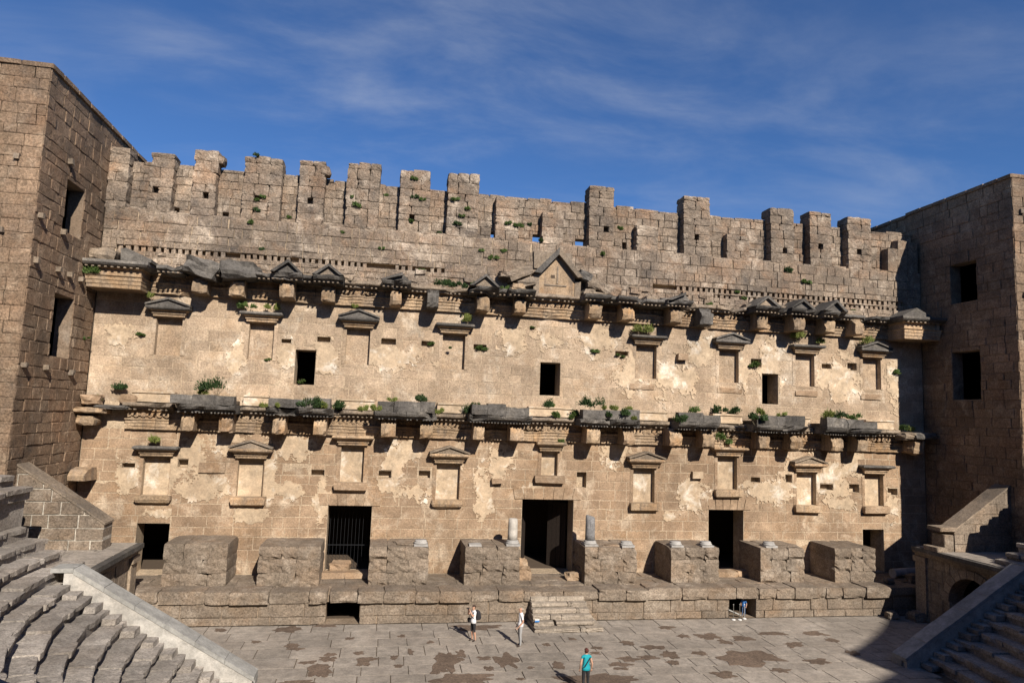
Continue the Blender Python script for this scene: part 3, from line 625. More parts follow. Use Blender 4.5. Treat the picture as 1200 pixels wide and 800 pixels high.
# ---- upper entablature
ue = thing('upper_entablature', None, None, (0, -.3, 16.3), None, sw)
ZU = 16.3
architrave_run(ue, ZU-.02, -22.3, 22.3)
STATE = {-19.55: 'rock', -17.7: 'rock', -15.1: 'gable', -12.95: 'gable', -9.3: 'broken', -7.25: 'none', -4.4: 'gable', -2.25: 'flat', 2.2: 'flat', 4.2: 'flat', 7.2: 'broken', 9.15: 'bare', 12.85: 'gable', 15.2: 'gable', 17.4: 'gable', 19.45: 'none'}
prev = -21.65
for i_, (x, stt) in enumerate(STATE.items()):
    console(ue, x, ZU, stt in ('bare',) or x == -7.25)
    if stt in ('gable', 'broken', 'flat', 'rock'):
        a, b = x-.82, x+.82
        if a > prev+.2: cornice_run(ue, ZU+.97, prev, a, -1.55 if a-prev < 1.6 else -.85, .34, mt='dark' if a-prev < 1.6 else 'half')
        prev = b
    if stt in ('gable', 'broken', 'flat'):
        hw = .8
        P = [(.04, 0), (-1.6, 0), (-1.66, .1), (-1.82, .14), (-1.9, .24), (-1.93, .34), (.04, .34)]
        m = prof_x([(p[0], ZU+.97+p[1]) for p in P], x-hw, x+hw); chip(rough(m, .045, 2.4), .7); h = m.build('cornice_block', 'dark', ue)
        dentils(x-hw+.06, x+hw-.05, -1.75, -1.5, ZU+.88, ZU+.98, h)
    if stt in ('gable', 'broken'):
        g0 = ZU+1.32; top = random.uniform(.6, .72) if stt == 'gable' else .5
        sk = 0 if stt == 'gable' else .35
        m = MB(); m.prism([(x-.7, g0), (x+.7, g0), (x+sk, g0+top-.14)], -1.7, -.1); rough(m, .03, 2).build('gable_tympanum', 'dark' if i_ % 3 else 'half', ue)
        m = MB()
        m.prism([(x-.84, g0-.01), (x-.62, g0-.01), (x+sk, g0+top-.17), (x+sk, g0+top)], -1.9, -.12)
        if stt == 'gable': m.prism([(x+.84, g0-.01), (x+sk, g0+top-.003), (x+sk, g0+top-.173), (x+.62, g0-.01)], -1.9, -.12)
        rough(m, .09, 2).build('raking_cornice', 'dark', ue)
    if stt == 'rock': rock(ue, x+.1, -.8, ZU+1.32, 1.75, 1.75, .95, tilt=R(random.uniform(-14, 14)))
cornice_run(ue, ZU+.97, prev, 21.7, -1.12, .34)
for q in range(16):
    rock(ue, random.uniform(-21, 21), -.45, ZU+1.42, random.uniform(.5, 1.3), .8, random.uniform(.22, .4), 'cornice_rubble', random.choice(('dark', 'half', 'half')))
# end pavilions
for s in (-1, 1):
    xc = s*23.55
    P = [(1.28, -1.66, ZU-.1), (1.28, -1.66, ZU+.08), (1.3, -1.7, ZU+.1), (1.3, -1.7, ZU+.28), (1.33, -1.74, ZU+.3), (1.33, -1.74, ZU+.45), (1.4, -1.82, ZU+.52), (1.27, -1.66, ZU+.56), (1.27, -1.66, ZU+.88), (1.36, -1.78, ZU+.94)]
    m = MB().loft(P, xc, .04); rough(m, .02, 2); pv = m.build('pavilion_block', 'entab', ue)
    m = MB().loft([(1.45, -1.85, ZU+.945), (1.62, -2.05, ZU+1.02), (1.7, -2.15, ZU+1.12), (1.7, -2.15, ZU+1.26)], xc+(-.0 if s < 0 else -.05), .04)
    m.v = [(max(min(p[0], XW), -XW), p[1], p[2]) for p in m.v]
    rough(m, .025, 2); pc = m.build('cornice_block', 'dark', ue); dentils(xc-1.3, xc+1.3, -1.98, -1.7, ZU+.86, ZU+.97, pc, 'half', .3)
    if s < 0:
        m = MB(); m.prism([(-23.2, ZU+1.3), (-21.75, ZU+1.27), (-21.75, ZU+1.42), (-23.0, ZU+1.98), (-23.25, ZU+1.9)], -2.0, -.6); rough(m, .05, 2).build('raking_cornice', 'dark', ue)
        rock(ue, -24.35, -.9, ZU+1.6, 1.2, 1.2, .7, mt='half'); rock(ue, -21.0, -.5, ZU+1.1, 1.0, 1.0, .4, mt='dark')
    else:
        m = MB(); m.prism([(21.9, ZU+1.27), (24.2, ZU+1.27), (23.0, ZU+1.85)], -1.95, -.4); rough(m, .06, 2).build('raking_cornice', 'dark', ue)
# central gable
cg = thing('central_gable', None, None, (0, -.3, 17.6), None, sw)
m = MB(); m.prism([(-1.05, 17.6), (1.1, 17.6), (1.1, 19.2), (.03, 20.05), (-1.05, 19.2)], -.55, .04); rough(m, .02, 2).build('tympanum', 'entab', cg)
m = MB(); m.box(-.75, .6, -.6, -.5, 18.15, 18.22); m.box(.0, .08, -.6, -.5, 18.3, 19.3); m.build('tympanum_joint', 'half', cg)
m = MB(); m.prism([(-1.42, 18.85), (-1.05, 18.8), (.03, 20.0), (.03, 20.42)], -.95, .04); rough(m, .06, 1.6).build('raking_cornice', 'dark', cg)
m = MB(); m.prism([(1.5, 18.7), (.03, 20.417), (.03, 19.997), (1.2, 18.68)], -.95, .04); rough(m, .06, 1.6).build('raking_cornice', 'half', cg)
m = MB(); m.box(-1.35, 1.0, -.22, .03, 19.25, 20.25, .03); m.build('backing_slab', 'half', cg)
m = MB(); m.box(-1.4, -1.06, -.62, .04, 17.6, 18.85, .02); m.build('gable_pier', 'half', cg)
m = MB(); m.box(1.11, 1.45, -.62, .04, 17.6, 18.5, .03); m.build('gable_pier', 'half', cg)
for x, z, a, c, t, mt in ((-2.25, 18.75, 1.5, .6, -.42, 'half'), (-1.85, 18.2, 1.1, .5, -.3, 'half'), (-2.3, 17.85, .9, .5, 0, 'entab'), (1.7, 18.85, .9, .5, .4, 'dark'), (2.25, 18.4, .8, .6, .2, 'half'), (2.0, 17.85, .8, .5, 0, 'half'), (3.2, 18.15, 1.4, .55, .25, 'upper'), (-3.0, 18.6, .9, .35, 0, 'upper')):
    rock(cg, x, -.4, z, a, .9, c, 'fallen_gable_piece', mt, t)
m = MB(); m.prism([(-.36, 18.62), (-.12, 18.62), (-.12, 18.8), (-.36, 18.8)], -.57, -.5); m.build('gable_hole_shade', 'inside', cg)  # dark block on the tympanum, coloured as the shade inside a hole

# ============================================================ merlons
MER = [(-24.25, 1.05, 24.0, 22.2), (-22.1, 1.2, 23.95, 21.9), (-19.9, 1.25, 24.4, 21.6), (-16.9, 2.05, 24.25, 20.85), (-14.27, 1.42, 24.33, 20.95), (-11.45, 1.85, 24.46, 20.9), (-8.53, 1.75, 24.38, 20.85), (-5.73, 1.85, 24.45, 20.8),
       (-3.1, 1.4, 23.2, 20.8), (-.35, 1.3, 22.6, 20.8), (2.65, 1.55, 24.5, 20.8), (5.6, 1.4, 22.3, 20.8), (8.8, 1.75, 24.45, 20.75), (11.55, 1.5, 22.2, 20.65), (14.58, 1.65, 24.3, 20.7), (17.27, 1.55, 24.22, 20.65), (20.05, 1.7, 24.06, 20.7)]
PH = [((a+b)/2, (c+d)/2) for a, b, c, d in SOCK if c > 21.7]     # putlog holes in the pier faces
for i, (x, wd, zt, zb) in enumerate(MER):
    x += .6*(x+9.54)/39.5; wd *= 1.015; zt += .6*(zt-10.47)/39.5; zb = ZQ+.01; MER[i] = (x, wd, zt, zb)
    me_ = thing('merlon', None, None, (x, .2, zb), None, sw)
    low = zt < 23.3; z = zb; its = []
    hole = [h for h in PH if abs(h[0]-x) < wd/2+.1 and h[1] < zt-.4]
    while z < zt-.2:
        h = random.uniform(.4, .72); h = min(h, zt-z) if zt-z-h > .25 else zt-z
        hz = [q for q in hole if z-.1 < q[1] < z+h]
        if hz: h = .36
        split = random.uniform(.3, .7)
        parts = [(0, 1)] if (wd < 1.5 and random.random() < .45) else ([(0, split), (split, 1)] if wd < 1.8 or random.random() < .5 else [(0, .3), (.3, .68), (.68, 1)])
        if hz:
            t_ = min(max((hz[0][0]-x+wd/2)/wd, .3), .7); parts = [(0, t_-.15/wd), (t_+.15/wd, 1)]; hole.remove(hz[0])
            its.append((Vector((x-wd/2+t_*wd, .72, z+h/2)), (.34, .5, h), 0, (0, 0), None))
        sh = random.uniform(-.03, .03)
        back = 1.1 if z > 23.4 else .72
        for a, b in parts:
            x0_, x1_ = x-wd/2+a*wd+sh*(.4+.6*(z > 22)), x-wd/2+b*wd+sh*(.4+.6*(z > 22))
            if low and z+h > zt-.1 and a > 0 and random.random() < .6: continue
            fy = -.02+random.uniform(-.03, .02)+max(0, z-22.5)*.02; hh = h
            if z+h > zt-.05: hh = h*random.uniform(.8, 1.08)
            its.append((Vector(((x0_+x1_)/2, (fy+back)/2, z+hh/2)), (x1_-x0_-.012, back-fy, hh-.012), random.uniform(-.02, .02), (0, random.uniform(-.012, .012)), None))
        z += h
    stones(me_, its, 'upper', 'crag', 'merlon_stone')
    if i in (2, 4): rock(me_, x+wd/2-.05, .4, zt-.55, .6, .8, .5, 'broken_merlon_stone', 'upper')
mr = thing('broken_merlon', None, None, (23.3, .2, 22), None, sw)
stones(mr, [(Vector((22.9+q*.75, .35, 21.6+.35*(q > 0)-.1*q)), (.72, .8, 1.6+.7*(q > 0)), 0, (0, .02), None) for q in range(3)], 'upper', 'worn', 'merlon_stone')

# ============================================================ doors inside the doorways
gate = thing('iron_gate', 'dark iron barred gate set back in the doorway with the pale sill stones', 'gate', (-11.1, .95, 1.58))
for q in range(12):
    m = MB(); xx = -12.2+q*.2; m.box(xx-.008, xx+.008, 1.19, 1.206, 1.66, 4.9); m.build('bar', 'iron', gate)
for z in (1.62, 2.9, 4.9):
    m = MB(); m.box(-12.29, -9.96, 1.185, 1.21, z, z+.04); m.build('rail', 'iron', gate)
dd = thing('wooden_door', 'dark wooden double door standing ajar inside the central doorway', 'door', (0, 1.0, 1.58))
for s in (-1, 1):
    for q in range(4):
        T = Matrix.Translation((s*1.45, 1.2, 0)) @ Matrix.Rotation(s*R(-62 if s < 0 else -50), 4, 'Z')
        m = MB(T); a = -s*(q*.34+.02); b = -s*(q*.34+.34); m.box(min(a, b), max(a, b), -.03, .03, 1.62, 5.4); m.build('door_board', 'wood', dd)

# ============================================================ towers
PEGS = [(-4.51, 21.7), (-6.67, 18.46), (-4.46, 18.3), (-6.68, 16.47), (-4.57, 16.48), (-3.38, 16.48), (-2.14, 16.46), (-6.68, 11.87), (-4.72, 11.88), (-2.09, 11.79)]
def tower(s):
    lab = 'tall brown side tower with stone pegs in its face and a lit inner wall' if s < 0 else 'tall side tower with its inner wall in deep shade, two square windows'
    t = thing('tower', lab, 'tower', (s*29, -1, 0), 'towers flanking the stage wall')
    X0 = 24.98; XO = 34.; ZT = 25.2; Y0 = -7.0; Y1 = 8.
    wy = [(-4.45, -2.4, 12.45, 15.38), (-4.4, -2.45, 18.4, 20.85)]
    pg = [(y-.1, y+.1, z-.12, z+.12) for y, z in PEGS]
    if s < 0: rz, org, cv = math.pi/2, (-X0, 0, 0), (lambda a, b: (a, b))
    else: rz, org, cv = -math.pi/2, (X0, 0, 0), (lambda a, b: (-b, -a))
    T = Matrix.Translation(org) @ Matrix.Rotation(rz, 4, 'Z')
    o2 = [(*cv(a, b), c, d, None) for a, b, c, d in wy]
    u = cv(Y0+.03, Y1)
    mb = core(MB(T), u[0], u[1], 0, ZT-.02, o2, .03, .75); build_core(mb, 'inner_wall_core', 'tower_mortar', t)
    xs = (-XO, -X0-.03) if s < 0 else (X0+.03, XO)
    mb = core(MB(Matrix.Translation((0, Y0, 0))), xs[0], xs[1], 0, ZT-.02, [], .03, 1.2); build_core(mb, 'front_wall_core', 'tower_mortar', t)
    m = MB(); xo = s*XO; m.box(min(xo, xo-s*1.2), max(xo, xo-s*1.2), Y0+1.25, Y1, 0, ZT); m.box(min(s*(X0+1.25), s*(XO-1.2)), max(s*(X0+1.25), s*(XO-1.2)), Y1-1.2, Y1, 0, ZT)
    m.build('outer_wall', 'tower', t)
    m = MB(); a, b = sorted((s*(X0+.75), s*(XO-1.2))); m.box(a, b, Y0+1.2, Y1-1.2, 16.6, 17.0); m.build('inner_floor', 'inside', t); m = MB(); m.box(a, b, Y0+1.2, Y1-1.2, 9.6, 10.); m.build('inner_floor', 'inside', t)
    if True: m = MB(); m.box(a, b, Y0+1.2, Y1-1.2, 23.6, 24); m.build('inner_shade_roof', 'inside', t)  # over the right tower this roof is added to keep its upper window dark
    uu = cv(Y0, 0.0); uw = cv(Y0, 4.5)
    rect = masonry(uu[0], uu[1], 0, 23.3, .54, .5, 1.7, [o[:4] for o in o2], .25)+masonry(uw[0], uw[1], 23.3, ZT-.12, .55, .5, 1.6)
    stones(t, face_items(rect, org, rz, .016, .3, .035, .005), 'tower', 'rough', 'stone_block', 300, 'small_inner_stones')
    rect = masonry(xs[0]-(0 if s < 0 else .03), xs[1]+(.03 if s < 0 else 0), 0, ZT-.12, .56, .5, 1.7, [], .25)
    stones(t, face_items(rect, (0, Y0-.02, 0), 0, .016, .3, .03, .004), 'tower', 'rough', 'front_stone_block', 300, 'small_front_stones')
    it = []
    y = Y0-.08
    while y < 7:
        wv = random.uniform(.9, 1.7)
        if s > 0 and 1.0 < y < 6: zz = ZT-.12
        else: zz = ZT
        it.append((Vector((s*(X0+.55), y+wv/2, zz-.02)), (1.3, wv-.02, .22), 0, (random.uniform(-.008, .008), 0), None)); y += wv
    x = X0+1.2
    while x < XO:
        wv = random.uniform(.9, 1.7); it.append((Vector((s*(x+wv/2), Y0+.5, ZT-.02)), (wv-.02, 1.2, .22), 0, (0, random.uniform(-.008, .008)), None)); x += wv
    stones(t, it, 'tower', 'solid', 'coping_stone')
    if s < 0:
        for y, z in PEGS:
            m = MB(); m.box(-X0-.1, -X0+.22, y-.1, y+.1, z-.13, z+.1, .03); m.build('peg_stone', 'half', t)
        for x, z in ((-26.6, 11.9), (-26.2, 17.6), (-27.3, 21.6), (-25.9, 20.9)):
            m = MB(); m.box(x-.12, x+.12, Y0-.18, Y0+.1, z-.11, z+.11, .03); m.build('peg_stone', 'half', t)
    else:
        for x, z in ((25.5, 23.1), (25.5, 18.3), (25.55, 16.4), (25.6, 11.9), (26.4, 20.)):
            m = MB(); m.box(x-.12, x+.12, Y0-.18, Y0+.1, z-.11, z+.11, .03); m.build('peg_stone', 'half', t)
    return t
tower(-1); tower(1)

# ============================================================ stage podium, pedestals, columns
po = thing('stage_podium', 'low long stage platform of worn brown blocks along the foot of the stage wall', 'platform', (0, -1.9, 0))
HAT = [(-11.85, -10.22, -.1, 1.07), (9.45, 11.0, -.1, 1.1)]
mb = core(MB(), -24.9, 24.9, 0, 1.5, [(*h, None) for h in HAT], -3.55, -2.6); build_core(mb, 'podium_core', 'upper_mortar', po)
rc = masonry(-24.9, 24.9, .0, .38, .38, 1.0, 2.4, HAT)+masonry(-24.9, 24.9, .38, 1.06, .68, .9, 2.3, HAT)
stones(po, face_items(rc, (0, -3.6, 0), 0, .022, .35, .03, .004), 'podium', 'rough', 'podium_stone', 300)
its = []; x = -24.9
while x < 24.9:
    wv = random.uniform(.8, 2.2)
    if random.random() < .05: x += .12
    if -2.1 < x+wv/2 < 1.7: yf, zt = -3.75, 1.5
    else: yf, zt = -3.78+random.uniform(-.12, .1), 1.58+random.uniform(-.05, .05)
    its.append((Vector((x+wv/2, (yf-2.5)/2, (1.05+zt)/2)), (wv-.0, abs(yf+2.5), zt-1.03), random.uniform(-.008, .008), (random.uniform(-.008, .008), random.uniform(-.005, .005)), None)); x += wv
stones(po, its, 'podium', 'eroded', 'edge_stone')
its = []
for yy in (-2.5, -1.65, -.85):
    x = -24.9
    while x < 24.9:
        wv = random.uniform(.9, 2.0); its.append((Vector((x+wv/2, yy+.42, 1.49+random.uniform(-.015, .015))), (wv-.02, .82, .2), 0, (0, 0), None)); x += wv
stones(po, its, 'podium', 'slab', 'stage_floor_slab')
m = MB(); m.box(-24.9, 24.9, -2.6, 0, .0, .02); m.box(-24.9, 24.9, .05, .3, 0, 1.5); m.build('podium_inside', 'inside', po)

PED = [(-18.3, 2.95), (-13.85, 3.0), (-8.4, 3.05), (-3.5, 2.95), (3.05, 2.95), (7.95, 2.85), (13.3, 2.75), (17.95, 2.65)]
PLAB = ['rough stone pedestal beside the small dark doorway under the brown side tower', 'rough stone pedestal between two bare pedestals and the iron-gated doorway', 'stone pedestal with one marble column base, beside the iron-gated doorway', 'stone pedestal carrying the whole white column stump by the central doorway', 'stone pedestal carrying the grey column stump and a low marble base by the central doorway', 'stone pedestal with two marble column bases beside the doorway over the blue-shirted person', 'orange-stained stone pedestal with one marble base, right after the doorway over the blue-shirted person', 'stone pedestal with a notched top next to the shaded tower corner']
PTOP = []
for i, ((x, wd), lb) in enumerate(zip(PED, PLAB)):
    p = thing('pedestal', lb, 'pedestal', (x, -1.3, 1.6), 'pedestals standing on the stage platform')
    zt = 3.5 if i else 3.62; its = []; z = 1.56; PTOP.append(zt)
    for h in (.66, .66, zt-1.56-1.32):
        xs = [x-wd/2, x-wd/2+wd*random.uniform(.25, .42), x-wd/2+wd*random.uniform(.58, .75), x+wd/2]
        for a, b in zip(xs, xs[1:]):
            fy = -2.52+random.uniform(-.03, .03)
            its.append((Vector(((a+b)/2, (fy+.0)/2, z+h/2)), (b-a+.015, -fy, h+.015), 0, (random.uniform(-.004, .004), 0), None))
        z += h
    stones(p, its, 'podium', 'eroded', 'stone_block')
    if i in (2, 4, 6): rock(p, x+.5, -1.5, zt+.0, 1.6, 1.2, .16, 'worn_top', 'podium')
def col_base(x, y, z, lab, grp):
    t = thing('column_fragment', lab, 'column base', (x, y, z), grp)
    m = MB(); m.box(x-.36, x+.36, y-.36, y+.36, z-.01, z+.1, .012); m.build('plinth', 'marble', t)
    m = MB(); m.lathe([(.33, z+.095), (.37, z+.14), (.33, z+.19), (.29, z+.2), (.32, z+.24), (.29, z+.28)], x, y, 20, .015); m.build('torus_moulding', 'marble', t, True)
    return t
def column(x, y, z, h, lab, cat='column', mt='marble', broken=0.):
    t = thing('column_stump', lab, cat, (x, y, z), 'column stumps by the central doorway')
    m = MB(); m.box(x-.38, x+.38, y-.38, y+.38, z-.01, z+.1, .01); m.build('plinth', 'marble', t)
    m = MB(); m.lathe([(.35, z+.095), (.38, z+.14), (.35, z+.19), (.31, z+.21), (.34, z+.25), (.29, z+.29)], x, y, 22); m.build('base_moulding', 'marble', t, True)
    m = MB(); m.lathe([(.275, z+.285), (.265, z+.6), (.26, z+h*.7), (.25, z+h-.05), (.2, z+h)], x, y, 22)
    if broken: m.v = [(a, b, c+(broken*noise.noise(Vector((a*3, b*3, 1)))-.15*(a-x) if c > z+h*.85 else 0)) for a, b, c in m.v]
    o = m.build('shaft', mt, t); o.data.polygons.foreach_set('use_smooth', [abs(p.normal.z) < .6 for p in o.data.polygons])
M['marble_white'] = stone('white_marble', (.62, .58, .52), (.6, .56, .5), stain=(.36, .33, .3), st=.4, light=(.7, .67, .62), lt=.3, rnd=.04, bump=.12, speck=.1, streak=.3)
M['marble_grey'] = stone('blue_grey_marble', (.27, .265, .265), (.24, .24, .245), stain=(.16, .16, .16), st=.4, light=(.36, .35, .34), lt=.3, rnd=.04, bump=.15, streak=.4)
column(-2.35, -1.85, 3.5, 1.42, 'white marble column stump on a pedestal left standing by the central doorway', mt='marble_white')
column(2.02, -1.85, 3.5, 1.6, 'blue-grey column stump with a broken top on a pedestal by the central doorway', mt='marble_grey', broken=.12)
for x, y, z, lb in ((4.05, -2.1, 3.5, 'low marble column base on the same pedestal as the grey column stump'), (6.98, -2.0, 3.5, 'marble column base on the pedestal with two bases'), (8.8, -2.0, 3.5, 'marble column base on the pedestal with two bases'), (12.7, -2.05, 3.5, 'marble column base on the orange-stained pedestal'), (-7.3, -2.0, 3.5, 'marble column base on the pedestal beside the iron-gated doorway')):
    col_base(x, y, z, lb, 'marble column bases on the pedestals')
m = MB(); m.box(-4.75, -4.1, -2.35, -1.75, 3.49, 3.6, .02); tag(m.build('marble_slab', 'marble'), 'flat broken marble slab lying on the pedestal with the white column stump', 'slab')

# stairs up to the platform
st = thing('stone_stairs', 'short flight of worn pale stone steps up to the platform before the central doorway', 'stairs', (-.15, -4.6, 0))
NS = 6
for i in range(NS):
    z0, z1 = i*.215, (i+1)*.215; ya = -5.55+i*.33
    x0_, x1_ = (-1.82, 1.72) if i == 0 else (-1.78+.02*i, 1.42-.05*i)
    cuts = [x0_]+sorted(random.uniform(x0_+.5, x1_-.5) for _ in range(2))+[x1_]
    its = [(Vector(((a+b)/2, (ya-3.62)/2, (z0+z1)/2)), (b-a-.012, -3.62-ya, z1-z0-.008), random.uniform(-.006, .006), (random.uniform(-.01, .01), random.uniform(-.006, .006)), None) for a, b in zip(cuts, cuts[1:]) if b-a > .1]
    stones(st, its, 'step', 'eroded', 'step_block')
# loose stones near the doorways
def boulder(x, y, z, a, b, c, lab, mt='facade', t=0.):
    o = rock(None, x, y, z, a, b, c, 'loose_stone', mt, t); tag(o, lab, 'stone', 'loose stones by the doorways')
boulder(1.3, -1.5, 1.78, 1.0, .7, .45, 'pale broken stone lying before the right jamb of the central doorway')
boulder(-1.55, -1.2, 1.85, .7, .8, .65, 'squared stone lying at the left jamb of the central doorway')
boulder(-1.5, .2, 2.0, .8, .7, .8, 'stone block set inside the left jamb of the central doorway')
boulder(-11.5, .25, 1.85, 1.1, .8, .7, 'heaped pale rubble inside the iron-gated doorway', 'facade')
for x0_, x1_, lb in ((-12.5, -11.15, 'pale sill stone under the iron-gated doorway, next to the bare pedestals'), (-11.13, -9.7, 'pale sill stone under the iron-gated doorway, next to the pedestal with one base'), (9.8, 11.3, 'pale sill stone under the doorway over the blue-shirted person'), (11.32, 12.4, 'short pale sill stone under the doorway over the blue-shirted person')):
    m = MB(); m.box(x0_, x1_, -1.1, -.35, 1.6, 1.88, .04); tag(m.build('sill_stone', 'facade'), lb, 'stone', 'loose stones by the doorways')
dr = MB(); dr.lathe([(.27, 0), (.27, 1.9)], 0, 0, 20)
T = Matrix.Translation((21.2, -1.5, 1.85)) @ Matrix.Rotation(R(12), 4, 'Z') @ Matrix.Rotation(R(90), 4, 'Y')
dr.v = [tuple(T @ Vector(p)) for p in dr.v]; tag(dr.build('fallen_column', 'marble'), 'fallen column shaft lying in the shade at the corner of the tower', 'column')
for x, y, a, lb in ((20.2, -4.6, .9, 'squared block on the floor in the shade beside the arched gateway'), (18.9, -4.2, .6, 'smaller rough block in the shade at the platform foot'), (21.8, -2.6, .8, 'rough block on the platform in the shaded corner'), (19.8, -2.9, .5, 'small rough block on the platform beside the last pedestal')):
    o = rock(None, x, y, (1.75 if y > -3.5 else .2), a, a*.8, a*.6, 'loose_stone', 'podium'); tag(o, lb, 'stone', 'loose stones in the shade')

# ============================================================ side gateways, slanting walls, retaining walls
def arc_pts(c, r, z, n, a0=0., a1=math.pi): return [(c+r*math.cos(a0+(a1-a0)*i/n), z+r*math.sin(a0+(a1-a0)*i/n)) for i in range(n+1)]
def gateway(s):
    t = thing('side_gateway', 'sunlit arched side gateway with paved roof at the foot of the pegged tower' if s < 0 else 'shaded arched side gateway with paved roof at the foot of the dark tower', 'gateway', (s*24, -7.5, 0), 'gateways under the seating ends')
    X0 = 20.5; cv = (lambda a, b: (a, b)) if s < 0 else (lambda a, b: (-b, -a))
    org = (s*X0, 0, 0); rz = math.pi/2 if s < 0 else -math.pi/2
    T = Matrix.Translation(org) @ Matrix.Rotation(rz, 4, 'Z')
    Y0, Y1 = -10.58, -4.3; ya, yb = -9.5, -6.5; ca = cv(ya, yb); u = cv(Y0, Y1); c = (ca[0]+ca[1])/2; r = 1.5; zs = 1.5
    mb = core(MB(T), u[0], u[1], 0, 3.5, [(ca[0], ca[1], -.1, zs+r+.02, None)], .03, .9); build_core(mb, 'gateway_core', 'podium', t)
    for q in (0, 1):   # spandrels
        pts = arc_pts(c, r, zs, 10, 0 if q else math.pi/2, math.pi/2 if q else math.pi)
        cor = (c+r+.01, zs+r+.03) if q else (c-r-.01, zs+r+.03)
        m = MB(T); m.prism(pts+[(c, zs+r+.03), cor] if q == 0 and False else ([cor]+pts if q else pts+[cor]), .035, .88); m.build('spandrel', 'podium', t)
    n = 11
    for q in range(n):
        a0, a1 = math.pi*q/n+.01, math.pi*(q+1)/n-.01
        m = MB(T); m.prism([(c+r*math.cos(a0), zs+r*math.sin(a0)), (c+(r+.42)*math.cos(a0), zs+(r+.42)*math.sin(a0)), (c+(r+.42)*math.cos(a1), zs+(r+.42)*math.sin(a1)), (c+r*math.cos(a1), zs+r*math.sin(a1))], -.05, .3); m.build('voussoir', 'half', t)
    rc = masonry(u[0], u[1], 0, 3.5, .55, .6, 1.4, [(c-r-.42, c+r+.42, -.1, zs+.1), (c-r-.36, c+r+.36, zs, zs+.9), (c-r+.1, c+r-.1, zs+.8, zs+r+.44)])
    stones(t, face_items(rc, org, rz, .02, .28, .012, .003), 'half', 'front', 'stone_block')
    pil = cv(Y1-.75, Y1); m = MB(T); m.box(pil[0], pil[1], -.12, .1, 0, 3.2, .01); m.box(pil[0]-.06, pil[1]+.06, -.2, .1, 3.2, 3.5, .01); m.build('pilaster', 'half', t)
    m = MB(T); m.box(u[0], u[1], -.12, .9, 3.51, 3.66, .0); m.box(u[0], u[1], -.26, .9, 3.67, 3.78); m.build('cornice', 'half', t)
    m = MB(T); m.box(u[0], u[1], -.34, .2, 3.785, 3.99, .01); m.build('cornice_top', 'dark', t)
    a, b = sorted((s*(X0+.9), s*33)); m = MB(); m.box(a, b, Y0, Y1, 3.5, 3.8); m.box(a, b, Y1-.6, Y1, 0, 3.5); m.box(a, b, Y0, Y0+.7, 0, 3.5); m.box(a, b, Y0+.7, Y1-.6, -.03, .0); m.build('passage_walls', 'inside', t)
    its = []; y = Y0
    while y < Y1-.1:
        dp = min(random.uniform(.7, 1.1), Y1-y)
        x = X0-.05
        while x < 27:
            wv = random.uniform(.8, 1.6); its.append((Vector((s*(x+wv/2), y+dp/2, 3.9+random.uniform(-.012, .012))), (wv-.02, dp-.02, .22), 0, (0, 0), None)); x += wv
        y += dp
    stones(t, its, 'paving', 'slab', 'paving_slab')
    # slanting wall above
    w_ = thing('slanting_wall', 'sloping wall of brown blocks with broad white mortar joints above the sunlit gateway' if s < 0 else 'sloping rubble wall with a lit top rising above the shaded gateway', 'wall', (s*23, -5.6, 4), 'sloping walls above the gateways')
    xe, ze, sl_ = 21.28, 5.1, .66; ztop = lambda x: min(ze+(x-xe)*sl_+.0, 7.75)
    def clip(a, b, z0, z1):
        p = [(a, z0), (b, z0)]
        tb, ta = ztop(b), ztop(a)
        if tb >= z1:
            p.append((b, z1))
            if ta >= z1: p.append((a, z1))
            else: p += [(xe+(z1-ze)/sl_, z1)]+([(a, ta)] if ta > z0 else [])
            if ta <= z0: p[0] = (xe+(z0-ze)/sl_, z0)
        elif tb > z0:
            p.append((b, tb))
            if ta > z0: p.append((a, ta))
            else: p[0] = (xe+(z0-ze)/sl_, z0)
        else: return None
        return p
    Yf, Yb = -6.15, -5.15
    m = MB(); m.prism([(s*p[0], p[1]) for p in [(xe+.03, 4.0), (28, 4.0), (28, 7.7), (25.2, ztop(25.2)-.03), (xe+.03, ze-.0)]], Yf+.035, Yb); m.build('wall_core', 'white_mortar' if s < 0 else 'upper_mortar', w_)
    z = 4.0; gap = .055 if s < 0 else .02
    for h in (.42, .52, .56, .55, .55, .6, .6):
        x = xe
        while x < 28:
            wv = random.uniform(.5, 1.5); e = x+wv
            p = clip(x+gap/2, e-gap/2, z+gap/2, z+h-gap/2)
            if p and len(p) > 2:
                fy = Yf+random.uniform(-.02, .015); mm = MB(); mm.prism([(s*q[0]+random.uniform(-.012, .012), q[1]+random.uniform(-.012, .012)) for q in p], fy, Yb-.02)
                mm.build('wall_stone', 'podium', w_)
            x = e
        z += h
    x = xe-.03
    while x < 25.0:
        wv = random.uniform(.6, .95); m = MB(); m.prism([(s*x, ztop(x)+.01), (s*(x+wv-.015), ztop(x+wv)+.01), (s*(x+wv-.015), ztop(x+wv)+.1), (s*x, ztop(x)+.1)], Yf-.03, Yb+.03); rough(m, .015, 3).build('coping_stone', 'half', w_); x += wv
    if s > 0:
        its = [(Vector((20.95, -5.7, 4.45)), (.6, .9, .9), 0, (0, 0), None), (Vector((20.9, -5.7, 5.2)), (1.0, 1.0, .22), 0, (0, 0), None), (Vector((20.6, -5.7, 4.12)), (.9, 1.0, .25), 0, (0, 0), None)]
        stones(w_, its, 'podium', 'solid', 'step_block')
    # retaining wall with its sloping coping
    rw = thing('retaining_wall', 'white rendered sloping end wall with grey coping beside the sunlit seating' if s < 0 else 'white rendered sloping end wall with grey coping beside the shaded seating', 'wall', (s*17, -11, 0), 'sloping end walls of the seating')
    xa, za, xb, zb = 13.85, .42, 20.35, 4.32; sl2 = (zb-za)/(xb-xa)
